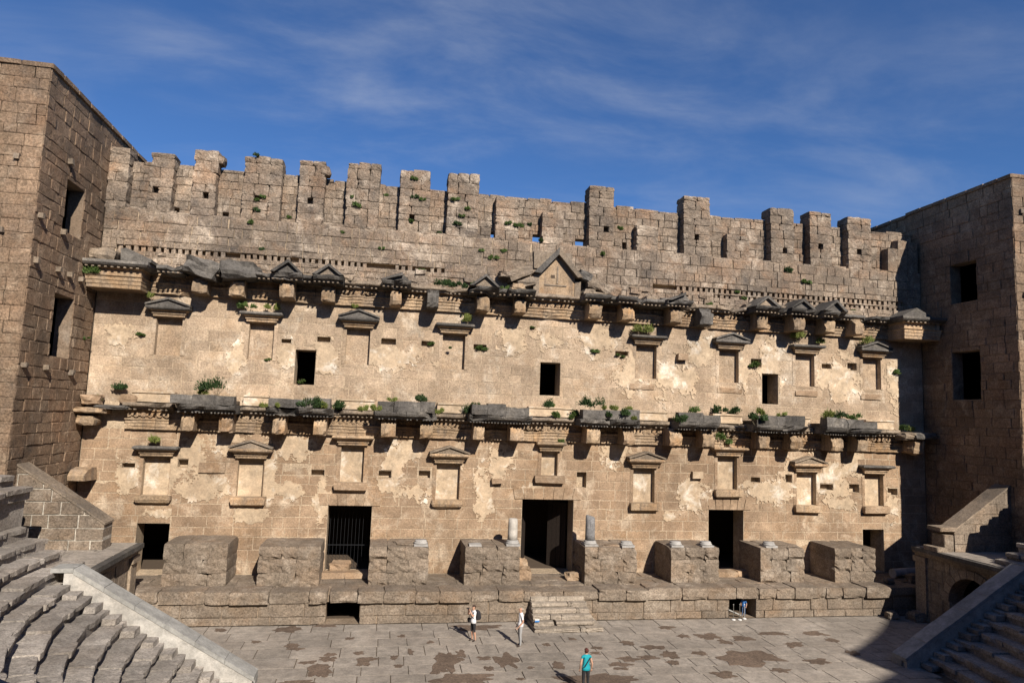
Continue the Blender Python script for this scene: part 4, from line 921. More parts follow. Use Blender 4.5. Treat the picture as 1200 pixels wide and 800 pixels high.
    m = MB(); m.prism([(s*p[0], p[1]) for p in [(xa+.02, -.05), (xb+.3, -.05), (xb+.3, zb-.12), (xb, zb-.12), (xa+.02, za-.12)]], -11.33, -10.62); m.build('rendered_wall', 'render', rw)
    n = 6
    for q in range(n):
        x0_, x1_ = xa-.05+(xb-xa+.05)*q/n, xa-.05+(xb-xa+.05)*(q+1)/n-.012; f = lambda x: za+(x-xa)*sl2; dz_ = random.uniform(-.012, .012)
        m = MB(); m.prism([(s*x0_, f(x0_)-.14), (s*x1_, f(x1_)-.14), (s*x1_, f(x1_)+.03+dz_), (s*x0_, f(x0_)+.03+dz_)], -11.36, -10.5); m.build('coping_slab', 'coping', rw)
    m = MB(); m.box(min(s*xb, s*(xb+.75)), max(s*xb, s*(xb+.75)), -11.36, -10.5, zb-.1, zb+.05); m.build('coping_slab', 'coping', rw)
    m = MB(); m.box(min(s*(xa-.06), s*(xa+.3)), max(s*(xa-.06), s*(xa+.3)), -11.1, -10.5, 0, za-.15, .0); m.build('end_post', 'coping', rw)
gateway(-1); gateway(1)

# ============================================================ seating
def rk(k): return 14.25+.671*k
def zk(k): return .045+.415*k
NR = 13
def ring(mb, prof, a0, a1, n):
    m = len(prof); vs = []
    for i in range(n+1):
        a = a0+(a1-a0)*i/n
        vs += [(r*math.cos(a), CY+r*math.sin(a), z) for r, z in prof]
    fs = [(i*m+q, (i+1)*m+q, (i+1)*m+q+1, i*m+q+1) for i in range(n) for q in range(m-1)]
    fs += [tuple(range(m)), tuple(n*m+q for q in range(m-1, -1, -1))]
    mb.add(vs, fs); return mb
def yend(k): return -11.36 if k <= 9 else -9.0
rows = [(rk(k), zk(k), k, .8) for k in range(1, NR+1)]+[(23.05, 6.98, 14, .8), (23.72, 7.42, 15, .8), (24.39, 7.84, 16, .8), (25.06, 8.25, 17, .8), (25.73, 8.67, 18, .9)]
sect = {'left': [], 'right': [], 'mid': []}
for r, z, k, dp in rows:
    dt = math.asin((yend(k)-CY)/r); a0 = math.pi-dt; a1 = 2*math.pi+dt; a = a0; key0 = a0
    while a < a1-.01:
        wv = random.uniform(.85, 2.1)/r; ro = random.uniform(-.05, .06)
        if a+wv > a1-.4/r: wv = a1-a
        if random.random() < .03 and key0 != a0: a += .25/r; continue
        m_ = a+wv/2
        hh = .46
        it = (Vector(((r+ro)*math.cos(m_), CY+(r+ro)*math.sin(m_), z+random.uniform(-.05, .05))), (wv*r-random.uniform(.0, .06), dp+.05, hh), m_-math.pi/2+random.uniform(-.022, .022), (random.uniform(-.03, .02), random.uniform(-.025, .025)), None)
        key = 'left' if m_ < math.pi+R(58) else ('right' if m_ > 2*math.pi-R(50) else 'mid')
        if k >= 15 and key == 'mid': a += wv; continue
        sect[key].append(it); a += wv
SL = {'left': ('seating_wedge', 'sunlit curved tiers of worn grey stone seats beside the white end wall', 'seating'), 'right': ('seating_wedge', 'shaded curved tiers of stone seats beside the white end wall', 'seating'), 'mid': ('seating_wedge', 'curved tiers of stone seats facing the stage between the two end wedges', 'seating')}
for key, lst in sect.items():
    mid_a = {'left': math.pi+.5, 'right': 2*math.pi-.4, 'mid': 1.5*math.pi}[key]
    t = thing(SL[key][0], SL[key][1], SL[key][2], (19*math.cos(mid_a), CY+19*math.sin(mid_a), 0), 'wedges of stone seating')
    stones(t, lst, 'seat', 'seat', 'seat_block', 300, 'further_seat_blocks')
    # solid bedding under the seats
    A = {'left': (math.pi+.004, math.pi+R(58)), 'mid': (math.pi+R(58), 2*math.pi-R(50)), 'right': (2*math.pi-R(50), 2*math.pi-.004)}[key]
    prof = [(14.95, -.05)]
    for r, z, k, _ in rows[:9]: prof += [(r+.15, z-.47), (r+.15, z-.05)]
    prof += [(rk(10)+.1, zk(9)-.05), (rk(10)+.1, -.05)]
    ring(MB(), prof, A[0], A[1], 30).build('bedding', 'seat', t)
    dt = math.asin(2.3/22.)-.004
    A = {'left': (math.pi-dt, A[1]), 'mid': A, 'right': (A[0], 2*math.pi+dt)}[key]
    prof = [(rk(10)-.05, 3.7)]
    for r, z, k, _ in rows[9:13]: prof += [(r+.15, z-.47), (r+.15, z-.05)]
    prof += [(23.42, zk(13)-.05), (23.36, 6.9)]
    for r, z, k, _ in rows[13:]: prof += [(r+.17, z-.47), (r+.17, z-.05)]
    prof += [(26.6, 8.62), (26.6, 3.7)]
    ring(MB(), prof, A[0], A[1], 30).build('podium_bedding', 'seat', t)
    if key != 'mid':
        s = -1 if key == 'left' else 1
        for k in range(1, 10):
            m = MB(); xx = rk(k)-.02; m.box(min(s*(xx-.36), s*(xx+.1)), max(s*(xx-.36), s*(xx+.1)), -12.0, -11.36, zk(k)-.42, zk(k)-.19, .025); m.build('stair_step', 'seat', t)
# upper tiers and the gallery that closes the seating behind the camera
ut = thing('upper_seating', 'upper tiers of stone seats with a gallery wall round the top', 'seating', (0, -46, 0))
prof = [(26.55, 0), (26.55, 8.7), (30.9, 8.74)]
r, z = 30.9, 8.74
for q in range(13): prof += [(r, z+.42), (r+.68, z+.42)]; r += .68; z += .42
prof += [(40.6, z), (40.6, 0)]
ring(MB(), prof, math.pi-R(4), 2*math.pi+R(4), 80).build('tiers', 'seat', ut)
GZ = 24.3
ring(MB(), [(41.6, 0), (41.6, GZ), (42.6, GZ), (42.6, 0)], math.pi-R(4), 2*math.pi+R(4), 80).build('gallery_wall', 'tower', ut)
ring(MB(), [(39.2, GZ-.5), (39.2, GZ-.1), (41.6, GZ-.1), (41.6, GZ-.5)], R(304), 2*math.pi+R(4), 60).build('gallery_shadow_roof', 'tower', ut)  # unseen roof; its arc is cut short to shape the floor shadow
for q in range(42):
    a = math.pi+R(2)+R(176)*q/41; T = Matrix.Translation((39.7*math.cos(a), CY+39.7*math.sin(a), 0)) @ Matrix.Rotation(a, 4, 'Z')
    if a < R(304): continue  # piers left out here so they cast no stripes on the floor
    m = MB(T); m.box(-.4, .4, -.45, .45, z-.5, GZ-.5); m.build('gallery_pier', 'tower', ut)
T = Matrix.Translation((0, CY, 0)) @ Matrix.Rotation(R(304), 4, 'Z'); m = MB(T); m.box(39.2, 41.6, -.5, .5, z-.5, GZ-.1); m.build('gallery_end_blocker', 'tower', ut)  # unseen wall added to block a light streak on the floor

# ============================================================ plants
PLANTS = [(-16.91,-0.15,22.03,0.21,'b'), (-17.44,-0.15,24.39,0.26,'b'), (-17.26,-0.15,21.85,0.21,'b'), (-17.26,-0.15,21.26,0.26,'b'), (-17.30,-0.15,20.53,0.26,'b'), (-11.63,-0.15,21.97,0.41,'b'), (-12.10,-0.15,22.53,0.15,'b'), (-10.20,-0.15,22.97,0.20,'b'), (-8.59,-0.15,23.94,0.26,'b'), (-8.58,-0.15,22.82,0.26,'b'), (-8.08,-0.15,22.71,0.20,'b'), (-8.65,-0.15,21.39,0.25,'b'), (-6.19,-0.15,22.89,0.31,'b'), (-5.47,-0.15,22.39,0.26,'b'), (-5.75,-0.15,21.95,0.20,'b'), (-5.93,-0.15,21.47,0.31,'b'), (-6.96,-0.15,21.02,0.15,'b'), (-7.96,-0.15,18.47,0.25,'b'), (-16.74,-0.15,19.07,0.15,'b'), (-12.53,-0.15,20.40,0.20,'b'), (-10.25,-0.15,19.64,0.15,'b'), (-3.78,-0.15,19.55,0.40,'b'), (-3.19,-0.15,20.06,0.25,'b'), (-4.50,-0.15,19.95,0.20,'b'), (-2.26,-0.15,21.58,0.36,'b'), (-2.99,-0.15,21.73,0.26,'b'), (-1.45,-0.15,21.97,0.21,'b'), (-0.89,-0.15,20.87,0.26,'b'), (3.06,-0.15,20.29,0.32,'b'), (15.20,-0.15,20.19,0.47,'b'), (16.63,-0.15,19.58,0.36,'b'), (11.85,-0.15,18.64,0.23,'b'), (12.32,-0.15,18.24,0.23,'b'), (4.27,-0.15,22.25,0.21,'b'), (-15.57,-0.15,21.17,0.26,'b'), (-13.26,-0.90,18.70,0.39,'u'), (-3.24,-0.90,18.12,0.35,'u'), (-6.67,-0.90,17.88,0.59,'u'), (-5.94,-0.90,17.83,0.49,'u'), (-5.31,-0.90,17.97,0.59,'u'), (9.42,-0.90,18.40,0.27,'u'), (19.28,-0.90,17.92,0.60,'u'), (-25.24,-0.90,16.72,0.63,'u'), (3.73,-0.90,17.49,0.31,'u'), (-17.25,-0.40,15.70,0.50,'h'), (-15.97,-0.40,15.74,0.40,'h'), (-5.55,-0.40,15.76,0.69,'h'), (5.66,-0.40,15.72,0.73,'h'), (15.72,-0.40,15.71,0.99,'h'), (17.20,-0.40,15.74,0.41,'h'), (20.29,-0.40,15.85,0.67,'h'), (-11.56,-0.40,16.11,0.20,'h'), (-21.21,-0.40,8.36,0.46,'h'), (0.56,-0.40,9.04,0.25,'h'), (10.95,-0.40,9.25,0.71,'h'), (-22.12,-0.40,16.03,0.31,'h'), (-22.61,-0.05,14.07,0.31,'w'), (-7.36,-0.05,14.41,0.34,'w'), (-4.35,-0.05,14.38,0.55,'w'), (2.32,-0.05,14.59,0.46,'w'), (4.14,-0.05,14.32,0.31,'w'), (13.07,-0.05,14.25,0.57,'w'), (22.56,-0.05,14.28,0.51,'w'), (-16.05,-0.05,13.04,0.20,'w'), (-1.31,-0.05,15.71,0.20,'w'), (-6.08,-0.05,14.23,0.15,'w'), (-14.22,-0.05,11.95,0.30,'w'), (-25.24,-0.05,13.65,0.26,'w'), (-18.24,-1.10,11.18,1.07,'l'), (-22.86,-1.10,11.03,0.66,'l'), (-24.12,-1.10,10.41,0.31,'l'), (-18.99,-1.10,11.15,0.29,'l'), (-15.83,-1.10,10.52,0.29,'l'), (-15.18,-1.10,10.54,0.24,'l'), (-13.04,-1.10,10.67,0.43,'l'), (-12.28,-1.10,10.61,0.67,'l'), (-13.53,-1.10,10.11,0.72,'l'), (-10.66,-1.10,10.67,0.33,'l'), (-9.93,-1.10,10.70,0.38,'l'), (-9.17,-1.10,11.10,0.29,'l'), (-7.54,-1.10,11.12,0.62,'l'), (-6.71,-1.10,10.45,0.38,'l'), (-4.96,-1.10,10.52,0.86,'l'), (-0.73,-1.10,11.01,0.64,'l'), (-0.13,-1.10,11.03,0.25,'l'), (0.23,-1.10,10.71,0.54,'l'), (1.24,-1.10,10.74,0.59,'l'), (2.10,-1.10,11.07,0.80,'l'), (2.91,-1.10,11.45,0.25,'l'), (3.53,-1.10,11.17,0.35,'l'), (4.36,-1.10,11.21,0.30,'l'), (3.65,-1.10,10.34,0.76,'l'), (4.85,-1.10,10.53,0.31,'l'), (7.59,-1.10,10.73,0.63,'l'), (8.18,-1.10,10.90,0.52,'l'), (10.19,-1.10,10.82,0.64,'l'), (11.13,-1.10,10.81,0.65,'l'), (12.41,-1.10,10.75,0.99,'l'), (13.02,-1.10,11.28,0.50,'l'), (14.09,-1.10,11.17,0.39,'l'), (17.25,-1.10,11.02,0.58,'l'), (18.13,-1.10,11.11,0.65,'l'), (19.01,-1.10,11.14,0.53,'l'), (22.47,-1.10,10.52,0.62,'l'), (23.01,-1.10,10.32,0.37,'l')]
def plant(x, y, z, wd, kind, n, hang=False, name='weed'):
    rn = random.Random(x*91+z*7); m = MB()
    big = wd > .55; ls = .085 if not big else .10
    r = wd*.5
    lob = [(rn.uniform(-.8, .8)*r, rn.uniform(-.3, .1)*r, rn.uniform(-.15, .3)*r, rn.uniform(.3, .7)) for _ in range(rn.randint(2, 5))]
    for i in range(n):
        lx, ly, lz, lk = rn.choice(lob)
        th = rn.uniform(0, 2*math.pi); ph = math.acos(rn.uniform(-.25, 1)); q = r*lk*rn.random()**.5*(.75+.5*noise.noise(Vector((math.cos(th)*1.4+x, math.sin(th)*1.4, ph+z))))*1.15
        p = Vector((lx, ly, lz))+Vector((q*math.sin(ph)*math.cos(th), q*math.sin(ph)*math.sin(th)*.7, q*math.cos(ph)*(1.0 if not hang else .6)+(r*.25 if not hang else -r*.3)))
        d = (p+Vector((rn.uniform(-.5, .5)*r, rn.uniform(-.5, .5)*r, r*.5))).normalized(); s = d.cross(Vector((rn.uniform(-1, 1), rn.uniform(-1, 1), rn.uniform(-1, 1)))).normalized()
        L = ls*rn.uniform(.7, 1.8)*(1.5 if kind == 'leaf_pale' else 1); W = L*(rn.uniform(.12, .25) if kind == 'leaf_pale' else rn.uniform(.28, .5))
        a = p-d*L*.5; b = p+s*W*.5+d*.0; c = p+d*L*.6; e = p-s*W*.5
        m.add([tuple(a), tuple(b), tuple(c), tuple(e)], [(0, 1, 2, 3)])
    me = bpy.data.meshes.new(name); me.from_pydata(m.v, [], m.f)
    o = bpy.data.objects.new(name, None); col.objects.link(o); o.location = (x, y, z); o.empty_display_size = .1
    f = bpy.data.objects.new('foliage', me); me.materials.append(M[kind]); col.objects.link(f); f.parent = o
    sm = MB()
    for i in range(5):
        a = rn.uniform(0, 6.28); e = Vector((math.cos(a)*r*.5, math.sin(a)*r*.4-.02, r*.6)); k = .008
        sm.add([(-k, 0, -.06), (k, 0, -.06), (0, k, -.06), (e.x, e.y, e.z)], [(0, 1, 3), (1, 2, 3), (2, 0, 3)])
    se = bpy.data.meshes.new('stem'); se.from_pydata(sm.v, [], sm.f); se.materials.append(M['stem'])
    so = bpy.data.objects.new('stem', se); col.objects.link(so); so.parent = o
    return o
rp = random.Random(5)
ORD = ['first', 'second', 'third', 'fourth', 'fifth', 'sixth', 'seventh', 'eighth', 'ninth', 'tenth', 'eleventh', 'twelfth', 'thirteenth', 'fourteenth', 'fifteenth', 'sixteenth', 'seventeenth']
def near_tower(x): return 'pegged tower' if x < 0 else 'dark tower'
MX = sorted(m_[0] for m_ in MER)
for x, y, z, wd, k in PLANTS:
    kind = 'leaf_mid'; T_ = near_tower(x)
    size = 'large' if wd > .6 else ('small' if wd < .33 else 'middling')
    if k == 'b':
        onpier = [q for q in MER if abs(x-q[0]) < q[1]/2+.05 and z < q[2]+.3]
        y = YQ-.05 if z > ZQ and not onpier else -.08
        kind = rp.choice(('leaf_mid', 'leaf_dark', 'leaf_mid'))
        i = min(range(len(MX)), key=lambda q: abs(MX[q]-x)); j = i if x < 0 else len(MX)-1-i
        where = ('on the %s merlon from the %s' % (ORD[j], T_)) if (onpier and z > ZQ) else ('in the wall just below the %s merlon from the %s' % (ORD[j], T_) if z < ZQ else 'in the wall beside the %s merlon from the %s' % (ORD[j], T_))
        lab = '%s green weed %s' % (size, where); nm = 'weed'
    elif k == 'u':
        nm = 'weed'; lab = '%s green weed on the upper cornice' % size
        if x < -25: x, y = -24.75, -1.75; lab = 'dense green bush on the corner block of the upper cornice by the pegged tower'
        elif -7 < x < -5: kind = 'leaf_dark'; nm = 'bush'; lab = 'dark green bush in the row of three on the upper cornice'
        else: lab += {-13: ' behind two small gables', -3: ' beside the broken slope of the central gable', 3: ' past the broken pieces of the central gable', 9: ' over the bare dark console', 19: ', the last before the dark tower'}.get(int(x), '')
    elif k == 'h':
        kind = rp.choice(('leaf_pale', 'leaf_mid')); lv = 'upper' if z > 12 else 'lower'; xs = [21.2, 16.45, 11.25, 5.85, 0]; i = min(range(5), key=lambda q: abs(xs[q]-abs(x)))
        nm = 'weed'; lab = '%s bright green tuft on the %s %s niche from the %s' % (size, ORD[i], lv, T_)
        if i == 4: lab = 'small green tuft on the little hood over the central doorway'
    elif k == 'w':
        nm = 'weed'; xs = [21.2, 16.45, 11.25, 5.85, 0]; i = min(range(5), key=lambda q: abs(xs[q]-abs(x)))
        lab = '%s green weed in the wall beside the %s upper niche from the %s' % (size, ORD[i], T_)
        if abs(x) < 2.5: lab = '%s green weed in the wall above the central upper window' % size
        if x < -25: x, y = -24.9, -.9; lab = 'small green weed in the corner of the wall and the pegged tower'
        if -14.4 < x < -14: lab = 'pale weed on the sill of the dark upper window nearest the pegged tower'
    else:
        i = min(range(8), key=lambda q: abs((GR[q][0]+GR[q][1])/2-x)); on = GR[i][0]-.1 < x < GR[i][1]+.1; j = i if i < 4 else 7-i
        if wd > .6: kind = 'leaf_dark'; nm = 'bush'; what = 'large dark green bush'
        elif wd > .45: kind = rp.choice(('leaf_mid', 'leaf_pale')); nm = 'weed'; what = 'middling green tuft'
        else: kind = 'leaf_pale'; nm = 'weed'; what = 'small yellow-green tuft'
        if wd > 1.: what = 'biggest dome-shaped dark bush'
        lab = '%s %s the %s dark slab from the %s, lower cornice' % (what, 'on' if on else 'beside', ORD[j], T_)
    if k in 'lu':     # let it stand on the nearest ledge of the cornice
        if k == 'l': on = any(q[0]-.05 < x < q[1]+.05 for q in GR); sup = [(-1.42, 11.02), (-1.80, 10.49)] if on else [(-.3, 11.04), (-.72, 10.46)]
        else: sup = [(-.6, 17.62)] if y > -1.5 else [(y, z)]
        best = None
        for ys, zs in sup:
            t_ = (ys-CAM.y)/(y-CAM.y); zr = CAM.z+(z-CAM.z)*t_
            if best is None or abs(zr-zs) < best[0]: best = (abs(zr-zs), CAM.x+(x-CAM.x)*t_, ys, zs-.03)
        _, x, y, z = best
    o = plant(x, y, z+.0, wd*1.75, kind, int(130+800*min(wd, 1.1)), k == 'w', nm)
    tag(o, lab, 'plant', {'b': 'weeds on the battlemented wall', 'u': 'weeds on the upper cornice', 'h': 'tufts on niche hoods', 'w': 'weeds in the wall face', 'l': 'plants on the lower cornice'}[k])

# ============================================================ people
def skin_mesh(pts, edges, rad, root=0, sub=2):
    me = bpy.data.meshes.new('tmp'); me.from_pydata([tuple(p) for p in pts], edges, []); o = bpy.data.objects.new('tmp', me); col.objects.link(o)
    md = o.modifiers.new('s', 'SKIN'); md.use_smooth_shade = True
    ms = o.modifiers.new('d', 'SUBSURF'); ms.levels = sub; ms.render_levels = sub
    lay = me.skin_vertices[0].data
    for i, r in enumerate(rad): lay[i].radius = r if isinstance(r, tuple) else (r, r); lay[i].use_root = (i == root)
    bpy.context.view_layer.update()
    dg = bpy.context.evaluated_depsgraph_get(); ev = bpy.data.meshes.new_from_object(o.evaluated_get(dg))
    V = [tuple(v.co) for v in ev.vertices]; F = [tuple(p.vertices) for p in ev.polygons]
    bpy.data.objects.remove(o); bpy.data.meshes.remove(me); bpy.data.meshes.remove(ev)
    return V, F
def pmat(name, c, ro=.8): return plain(name, c, ro, 0, .1, 30)
PM = {'skin': pmat('skin', (.50, .29, .20), .6), 'white': pmat('white_cotton', (.72, .72, .74)), 'grey': pmat('grey_cotton', (.33, .33, .33)), 'black': pmat('black_cloth', (.02, .02, .024)), 'teal': pmat('teal_cotton', (.01, .30, .36)), 'blue': pmat('blue_cotton', (.04, .15, .42)), 'jeans': pmat('blue_denim', (.07, .12, .24)),
      'hair_white': pmat('white_hair', (.55, .52, .48)), 'hair_dark': pmat('dark_hair', (.05, .03, .022)), 'hair_red': pmat('red_brown_hair', (.09, .025, .018)), 'shoe': pmat('shoe_leather', (.05, .035, .03)), 'strap': pmat('strap_webbing', (.015, .015, .018))}
def person(label, loc, rz, h, J, top, bottom, shoe, hair, sleeve=.55, leg_cover=1., hair_long=.0, bald=False, category='person', group='visitors on the orchestra floor'):
    """joints for a 1.72 m figure facing local -y; J overrides"""
    B = dict(pelvis=(0, 0, .96), waist=(0, .0, 1.10), chest=(0, .01, 1.30), collar=(0, .015, 1.43), neck=(0, .0, 1.50), jaw=(0, -.02, 1.555), skull=(0, .0, 1.63), crown=(0, .005, 1.69),
             shL=(.17, .01, 1.40), shR=(-.17, .01, 1.40), elL=(.23, .03, 1.12), elR=(-.23, .03, 1.12), wrL=(.24, -.06, .88), wrR=(-.24, -.06, .88),
             hiL=(.085, 0, .91), hiR=(-.085, 0, .91), knL=(.1, -.02, .50), knR=(-.1, -.02, .50), anL=(.1, .03, .09), anR=(-.1, .03, .09), toL=(.12, -.14, .035), toR=(-.12, -.14, .035))
    B.update(J); P = {k: Vector(v) for k, v in B.items()}
    for s in 'LR':
        P['mu'+s] = P['sh'+s].lerp(P['el'+s], sleeve); P['fo'+s] = P['el'+s].lerp(P['wr'+s], .4); P['mt'+s] = P['hi'+s].lerp(P['kn'+s], .5); P['ca'+s] = P['kn'+s].lerp(P['an'+s], .35)+Vector((0, .012, 0))
    RD = dict(pelvis=(.155, .115), waist=(.14, .105), chest=(.155, .115), collar=(.11, .085), neck=.052, jaw=(.062, .072), skull=(.076, .092), crown=(.05, .062), sh=.068, mu=.05, el=.042, fo=.04, wr=.028, hi=.095, mt=.08, kn=.058, ca=.058, an=.04, to=.036)
    names = list(P); idx = {n: i for i, n in enumerate(names)}
    E_ = [('pelvis', 'waist', top), ('waist', 'chest', top), ('chest', 'collar', top), ('collar', 'neck', 'skin'), ('neck', 'jaw', 'skin'), ('jaw', 'skull', 'skin'), ('skull', 'crown', 'skin')]
    for s in 'LR':
        E_ += [('collar', 'sh'+s, top), ('sh'+s, 'mu'+s, top if sleeve > .2 else 'skin'), ('mu'+s, 'el'+s, 'skin'), ('el'+s, 'fo'+s, 'skin'), ('fo'+s, 'wr'+s, 'skin'), ('pelvis', 'hi'+s, bottom), ('hi'+s, 'mt'+s, bottom), ('mt'+s, 'kn'+s, bottom), ('kn'+s, 'ca'+s, bottom if leg_cover > .5 else 'skin'), ('ca'+s, 'an'+s, bottom if leg_cover > .8 else 'skin'), ('an'+s, 'to'+s, shoe)]
    rad = [RD.get(n, RD.get(n[:2])) for n in names]
    V, F = skin_mesh([P[n] for n in names], [(idx[a], idx[b]) for a, b, _ in E_], rad, idx['pelvis'])
    mats = sorted({m for _, _, m in E_}); mi = {m: i for i, m in enumerate(mats)}
    segs = [(P[a], P[b], (rad[idx[a]] if isinstance(rad[idx[a]], float) else rad[idx[a]][0]), mi[m], a) for a, b, m in E_]
    def which(c):
        best = None
        for a, b, r, m, nm in segs:
            d = b-a; t = max(0, min(1, (c-a).dot(d)/max(d.length_squared, 1e-9))); v = (c-(a+d*t)).length-r*.6
            if best is None or v < best[0]: best = (v, m)
        return best[1]
    MIdx = [which(sum((Vector(V[i]) for i in f), Vector())/len(f)) for f in F]
    # hands, five fingers each
    for s in 'LR':
        w_ = P['wr'+s]; d = (w_-P['el'+s]).normalized(); sd = d.cross(Vector((0, 1, .2))).normalized(); nn = d.cross(sd).normalized(); sg = 1 if s == 'L' else -1
        pts = [w_-d*.02, w_+d*.05]; ed = [(0, 1)]; rr = [.022, (.034, .018)]
        for q in range(4):
            b0 = w_+d*.085+sd*(q-1.5)*.02; ln = (.055, .07, .066, .05)[q]; i0 = len(pts)
            pts += [b0, b0+d*ln*.55+nn*.008, b0+d*ln+nn*.03]; ed += [(1, i0), (i0, i0+1), (i0+1, i0+2)]; rr += [.011, .009, .008]
        i0 = len(pts); pts += [w_+d*.04+sd*-.035, w_+d*.075+sd*-.052+nn*.012]; ed += [(1, i0), (i0, i0+1)]; rr += [.012, .009]
        v2, f2 = skin_mesh(pts, ed, rr, 1, 1); b = len(V); V += v2; F += [tuple(i+b for i in f) for f in f2]; MIdx += [mi['skin']]*len(f2)
    # nose and ears as part of the head surface
    J_, S_ = P['jaw'], P['skull']
    def lump(c, rx, ry, rz_):
        bm = bmesh.new(); bmesh.ops.create_icosphere(bm, subdivisions=1, radius=1); bm.verts.index_update(); b = len(V)
        for v in bm.verts: V.append((c.x+v.co.x*rx, c.y+v.co.y*ry, c.z+v.co.z*rz_))
        for f in bm.faces: F.append(tuple(v.index+b for v in f.verts)); MIdx.append(mi['skin'])
        bm.free()
    lump(S_+Vector((0, -.098, -.03)), .014, .02, .024); lump(S_+Vector((.078, .01, -.02)), .012, .02, .03); lump(S_+Vector((-.078, .01, -.02)), .012, .02, .03)
    root = thing('person', label, category, loc, group); k = h/1.745
    me = bpy.data.meshes.new('body'); me.from_pydata(V, [], F)
    for m in mats: me.materials.append(PM[m])
    me.polygons.foreach_set('material_index', MIdx); me.polygons.foreach_set('use_smooth', [True]*len(F))
    o = bpy.data.objects.new('body', me); col.objects.link(o); o.parent = root
    def extra(name, m, mat):
        e = m.build(name, PM[mat], None, True); e.parent = root; return e
    # hair cap
    bm = bmesh.new(); bmesh.ops.create_icosphere(bm, subdivisions=3, radius=1); hv = MB()
    for v in list(bm.verts):
        lim = (-.75 if hair_long else -.15) if v.co.y > .05 else .25
        if bald: lim = -.1 if (v.co.y > .1 and v.co.z < .45) else 2
        if v.co.z < lim-.12 or (bald and v.co.z > .5): bm.verts.remove(v)
    bm.verts.index_update(); c = P['skull']+Vector((0, .012, .012))
    vs = [(c.x+v.co.x*.088*(1+.06*noise.noise(v.co*4)), c.y+v.co.y*.108*(1+.06*noise.noise(v.co*5)), c.z+v.co.z*.098*(1+.08*noise.noise(v.co*4))) for v in bm.verts]
    hv.add(vs, [tuple(v.index for v in f.verts) for f in bm.faces]); bm.free(); extra('hair', hv, hair)
    ey = MB()
    for s in (-1, 1): ey.box(S_.x+s*.032-.012, S_.x+s*.032+.012, S_.y-.094, S_.y-.084, S_.z-.004, S_.z+.006)
    extra('eyes', ey, 'black'); mo = MB(); mo.box(J_.x-.022, J_.x+.022, J_.y-.079, J_.y-.07, J_.z+.0, J_.z+.007); extra('mouth', mo, 'hair_red')
    # hems: shirt skirt over the hips
    hm = MB(); n = 18; px_ = P['pelvis']; vs = []
    for z_, a_, b_ in ((px_.z+.12, .155, .122), (px_.z+.02, .17, .135), (px_.z-.07, .178, .142), (px_.z-.075, .165, .13)):
        for q in range(n): t_ = 2*math.pi*q/n; vs.append((px_.x+a_*math.cos(t_)*(1+.03*math.sin(5*t_)), px_.y+b_*math.sin(t_), z_))
    hm.add(vs, [(r_*n+q, r_*n+(q+1) % n, (r_+1)*n+(q+1) % n, (r_+1)*n+q) for r_ in range(3) for q in range(n)]); extra('shirt_hem', hm, top)
    root.rotation_euler = (0, 0, rz); root.scale = (k, k, k)
    return root, P, k
man, _, _ = person('bald man in a white shirt and grey trousers standing in profile by the steps', (-2.88, -7.36, .0), R(-86), 1.76,
    dict(wrL=(.19, -.14, .90), wrR=(-.2, -.10, .88), elL=(.22, .06, 1.13), elR=(-.22, .05, 1.12), anL=(.09, .0, .09), toL=(.1, -.17, .035)), 'white', 'grey', 'shoe', 'hair_white', bald=True)
wl = (-4.95, -6.5, .0)
wom, WP, wk = person('woman in a white top and black cropped trousers raising a camera, with a backpack', wl, R(-70), 1.64,
    dict(elL=(.24, -.17, 1.25), elR=(-.24, -.17, 1.25), wrL=(.06, -.25, 1.52), wrR=(-.06, -.25, 1.54), anL=(.1, .1, .09), toL=(.12, -.06, .035), knL=(.1, .02, .5)), 'white', 'black', 'shoe', 'hair_dark', leg_cover=.3, hair_long=.3, sleeve=.45)
def world_of(root, k, p): return root.matrix_world @ Vector(p)
def attach_thing(name, label, cat, base, rz, k, builder):
    t = bpy.data.objects.new(name, None); col.objects.link(t); t.location = base; t.rotation_euler = (0, 0, rz); t.scale = (k, k, k); tag(t, label, cat); builder(t)
def mk(t, name, m, mat, sm=False):
    o = m.build(name, mat, None, sm); o.parent = t; return o
def bld_pack(t):
    m = MB(); m.loft([(.13, .10, 0), (.15, .13, .06), (.155, .14, .2), (.14, .12, .36), (.1, .08, .44)], 0, -.06); mk(t, 'bag', m, PM['black'])
    m = MB(); m.loft([(.11, .17, .04), (.115, .19, .1), (.1, .15, .22)], 0, .1); mk(t, 'front_pocket', m, PM['strap'])
    for s in (-1, 1):
        m = MB(); pts = [(-.05, .40), (-.10, .43), (-.25, .40), (-.29, .30), (-.28, .15), (-.2, .05), (-.08, .02)]
        for a, b in zip(pts, pts[1:]): m.prism([(a[0], a[1]), (b[0], b[1]), (b[0], b[1]+.02), (a[0], a[1]+.02)], s*.12-.025, s*.12+.025, 'x')
        mk(t, 'strap', m, PM['strap'])
Rw = Matrix.Rotation(R(-70), 3, 'Z')
attach_thing('backpack', 'black backpack worn by the woman raising a camera', 'backpack', Vector(wl)+Rw @ Vector((0, .19, 1.02))*wk, R(-70), wk, bld_pack)
def bld_cam(t):
    m = MB(); m.box(-.06, .06, -.03, .03, -.04, .04); mk(t, 'camera_body', m, PM['black']); m = MB(); m.prism([(.03*math.cos(a*.785), .03*math.sin(a*.785)) for a in range(8)], -.1, -.03); mk(t, 'lens', m, PM['strap'])
attach_thing('camera_device', 'small black camera held up by the woman with the backpack', 'camera', Vector(wl)+Rw @ Vector((0, -.30, 1.60))*wk, R(-70), wk, bld_cam)
def bld_shbag(t):
    m = MB(); m.loft([(.1, -.05, -.1), (.11, -.06, 0), (.1, -.05, .1)], 0, .05); mk(t, 'pouch', m, PM['black'])
    m = MB(); m.box(-.012, .012, -.02, .0, .1, .5); mk(t, 'strap', m, PM['strap'])
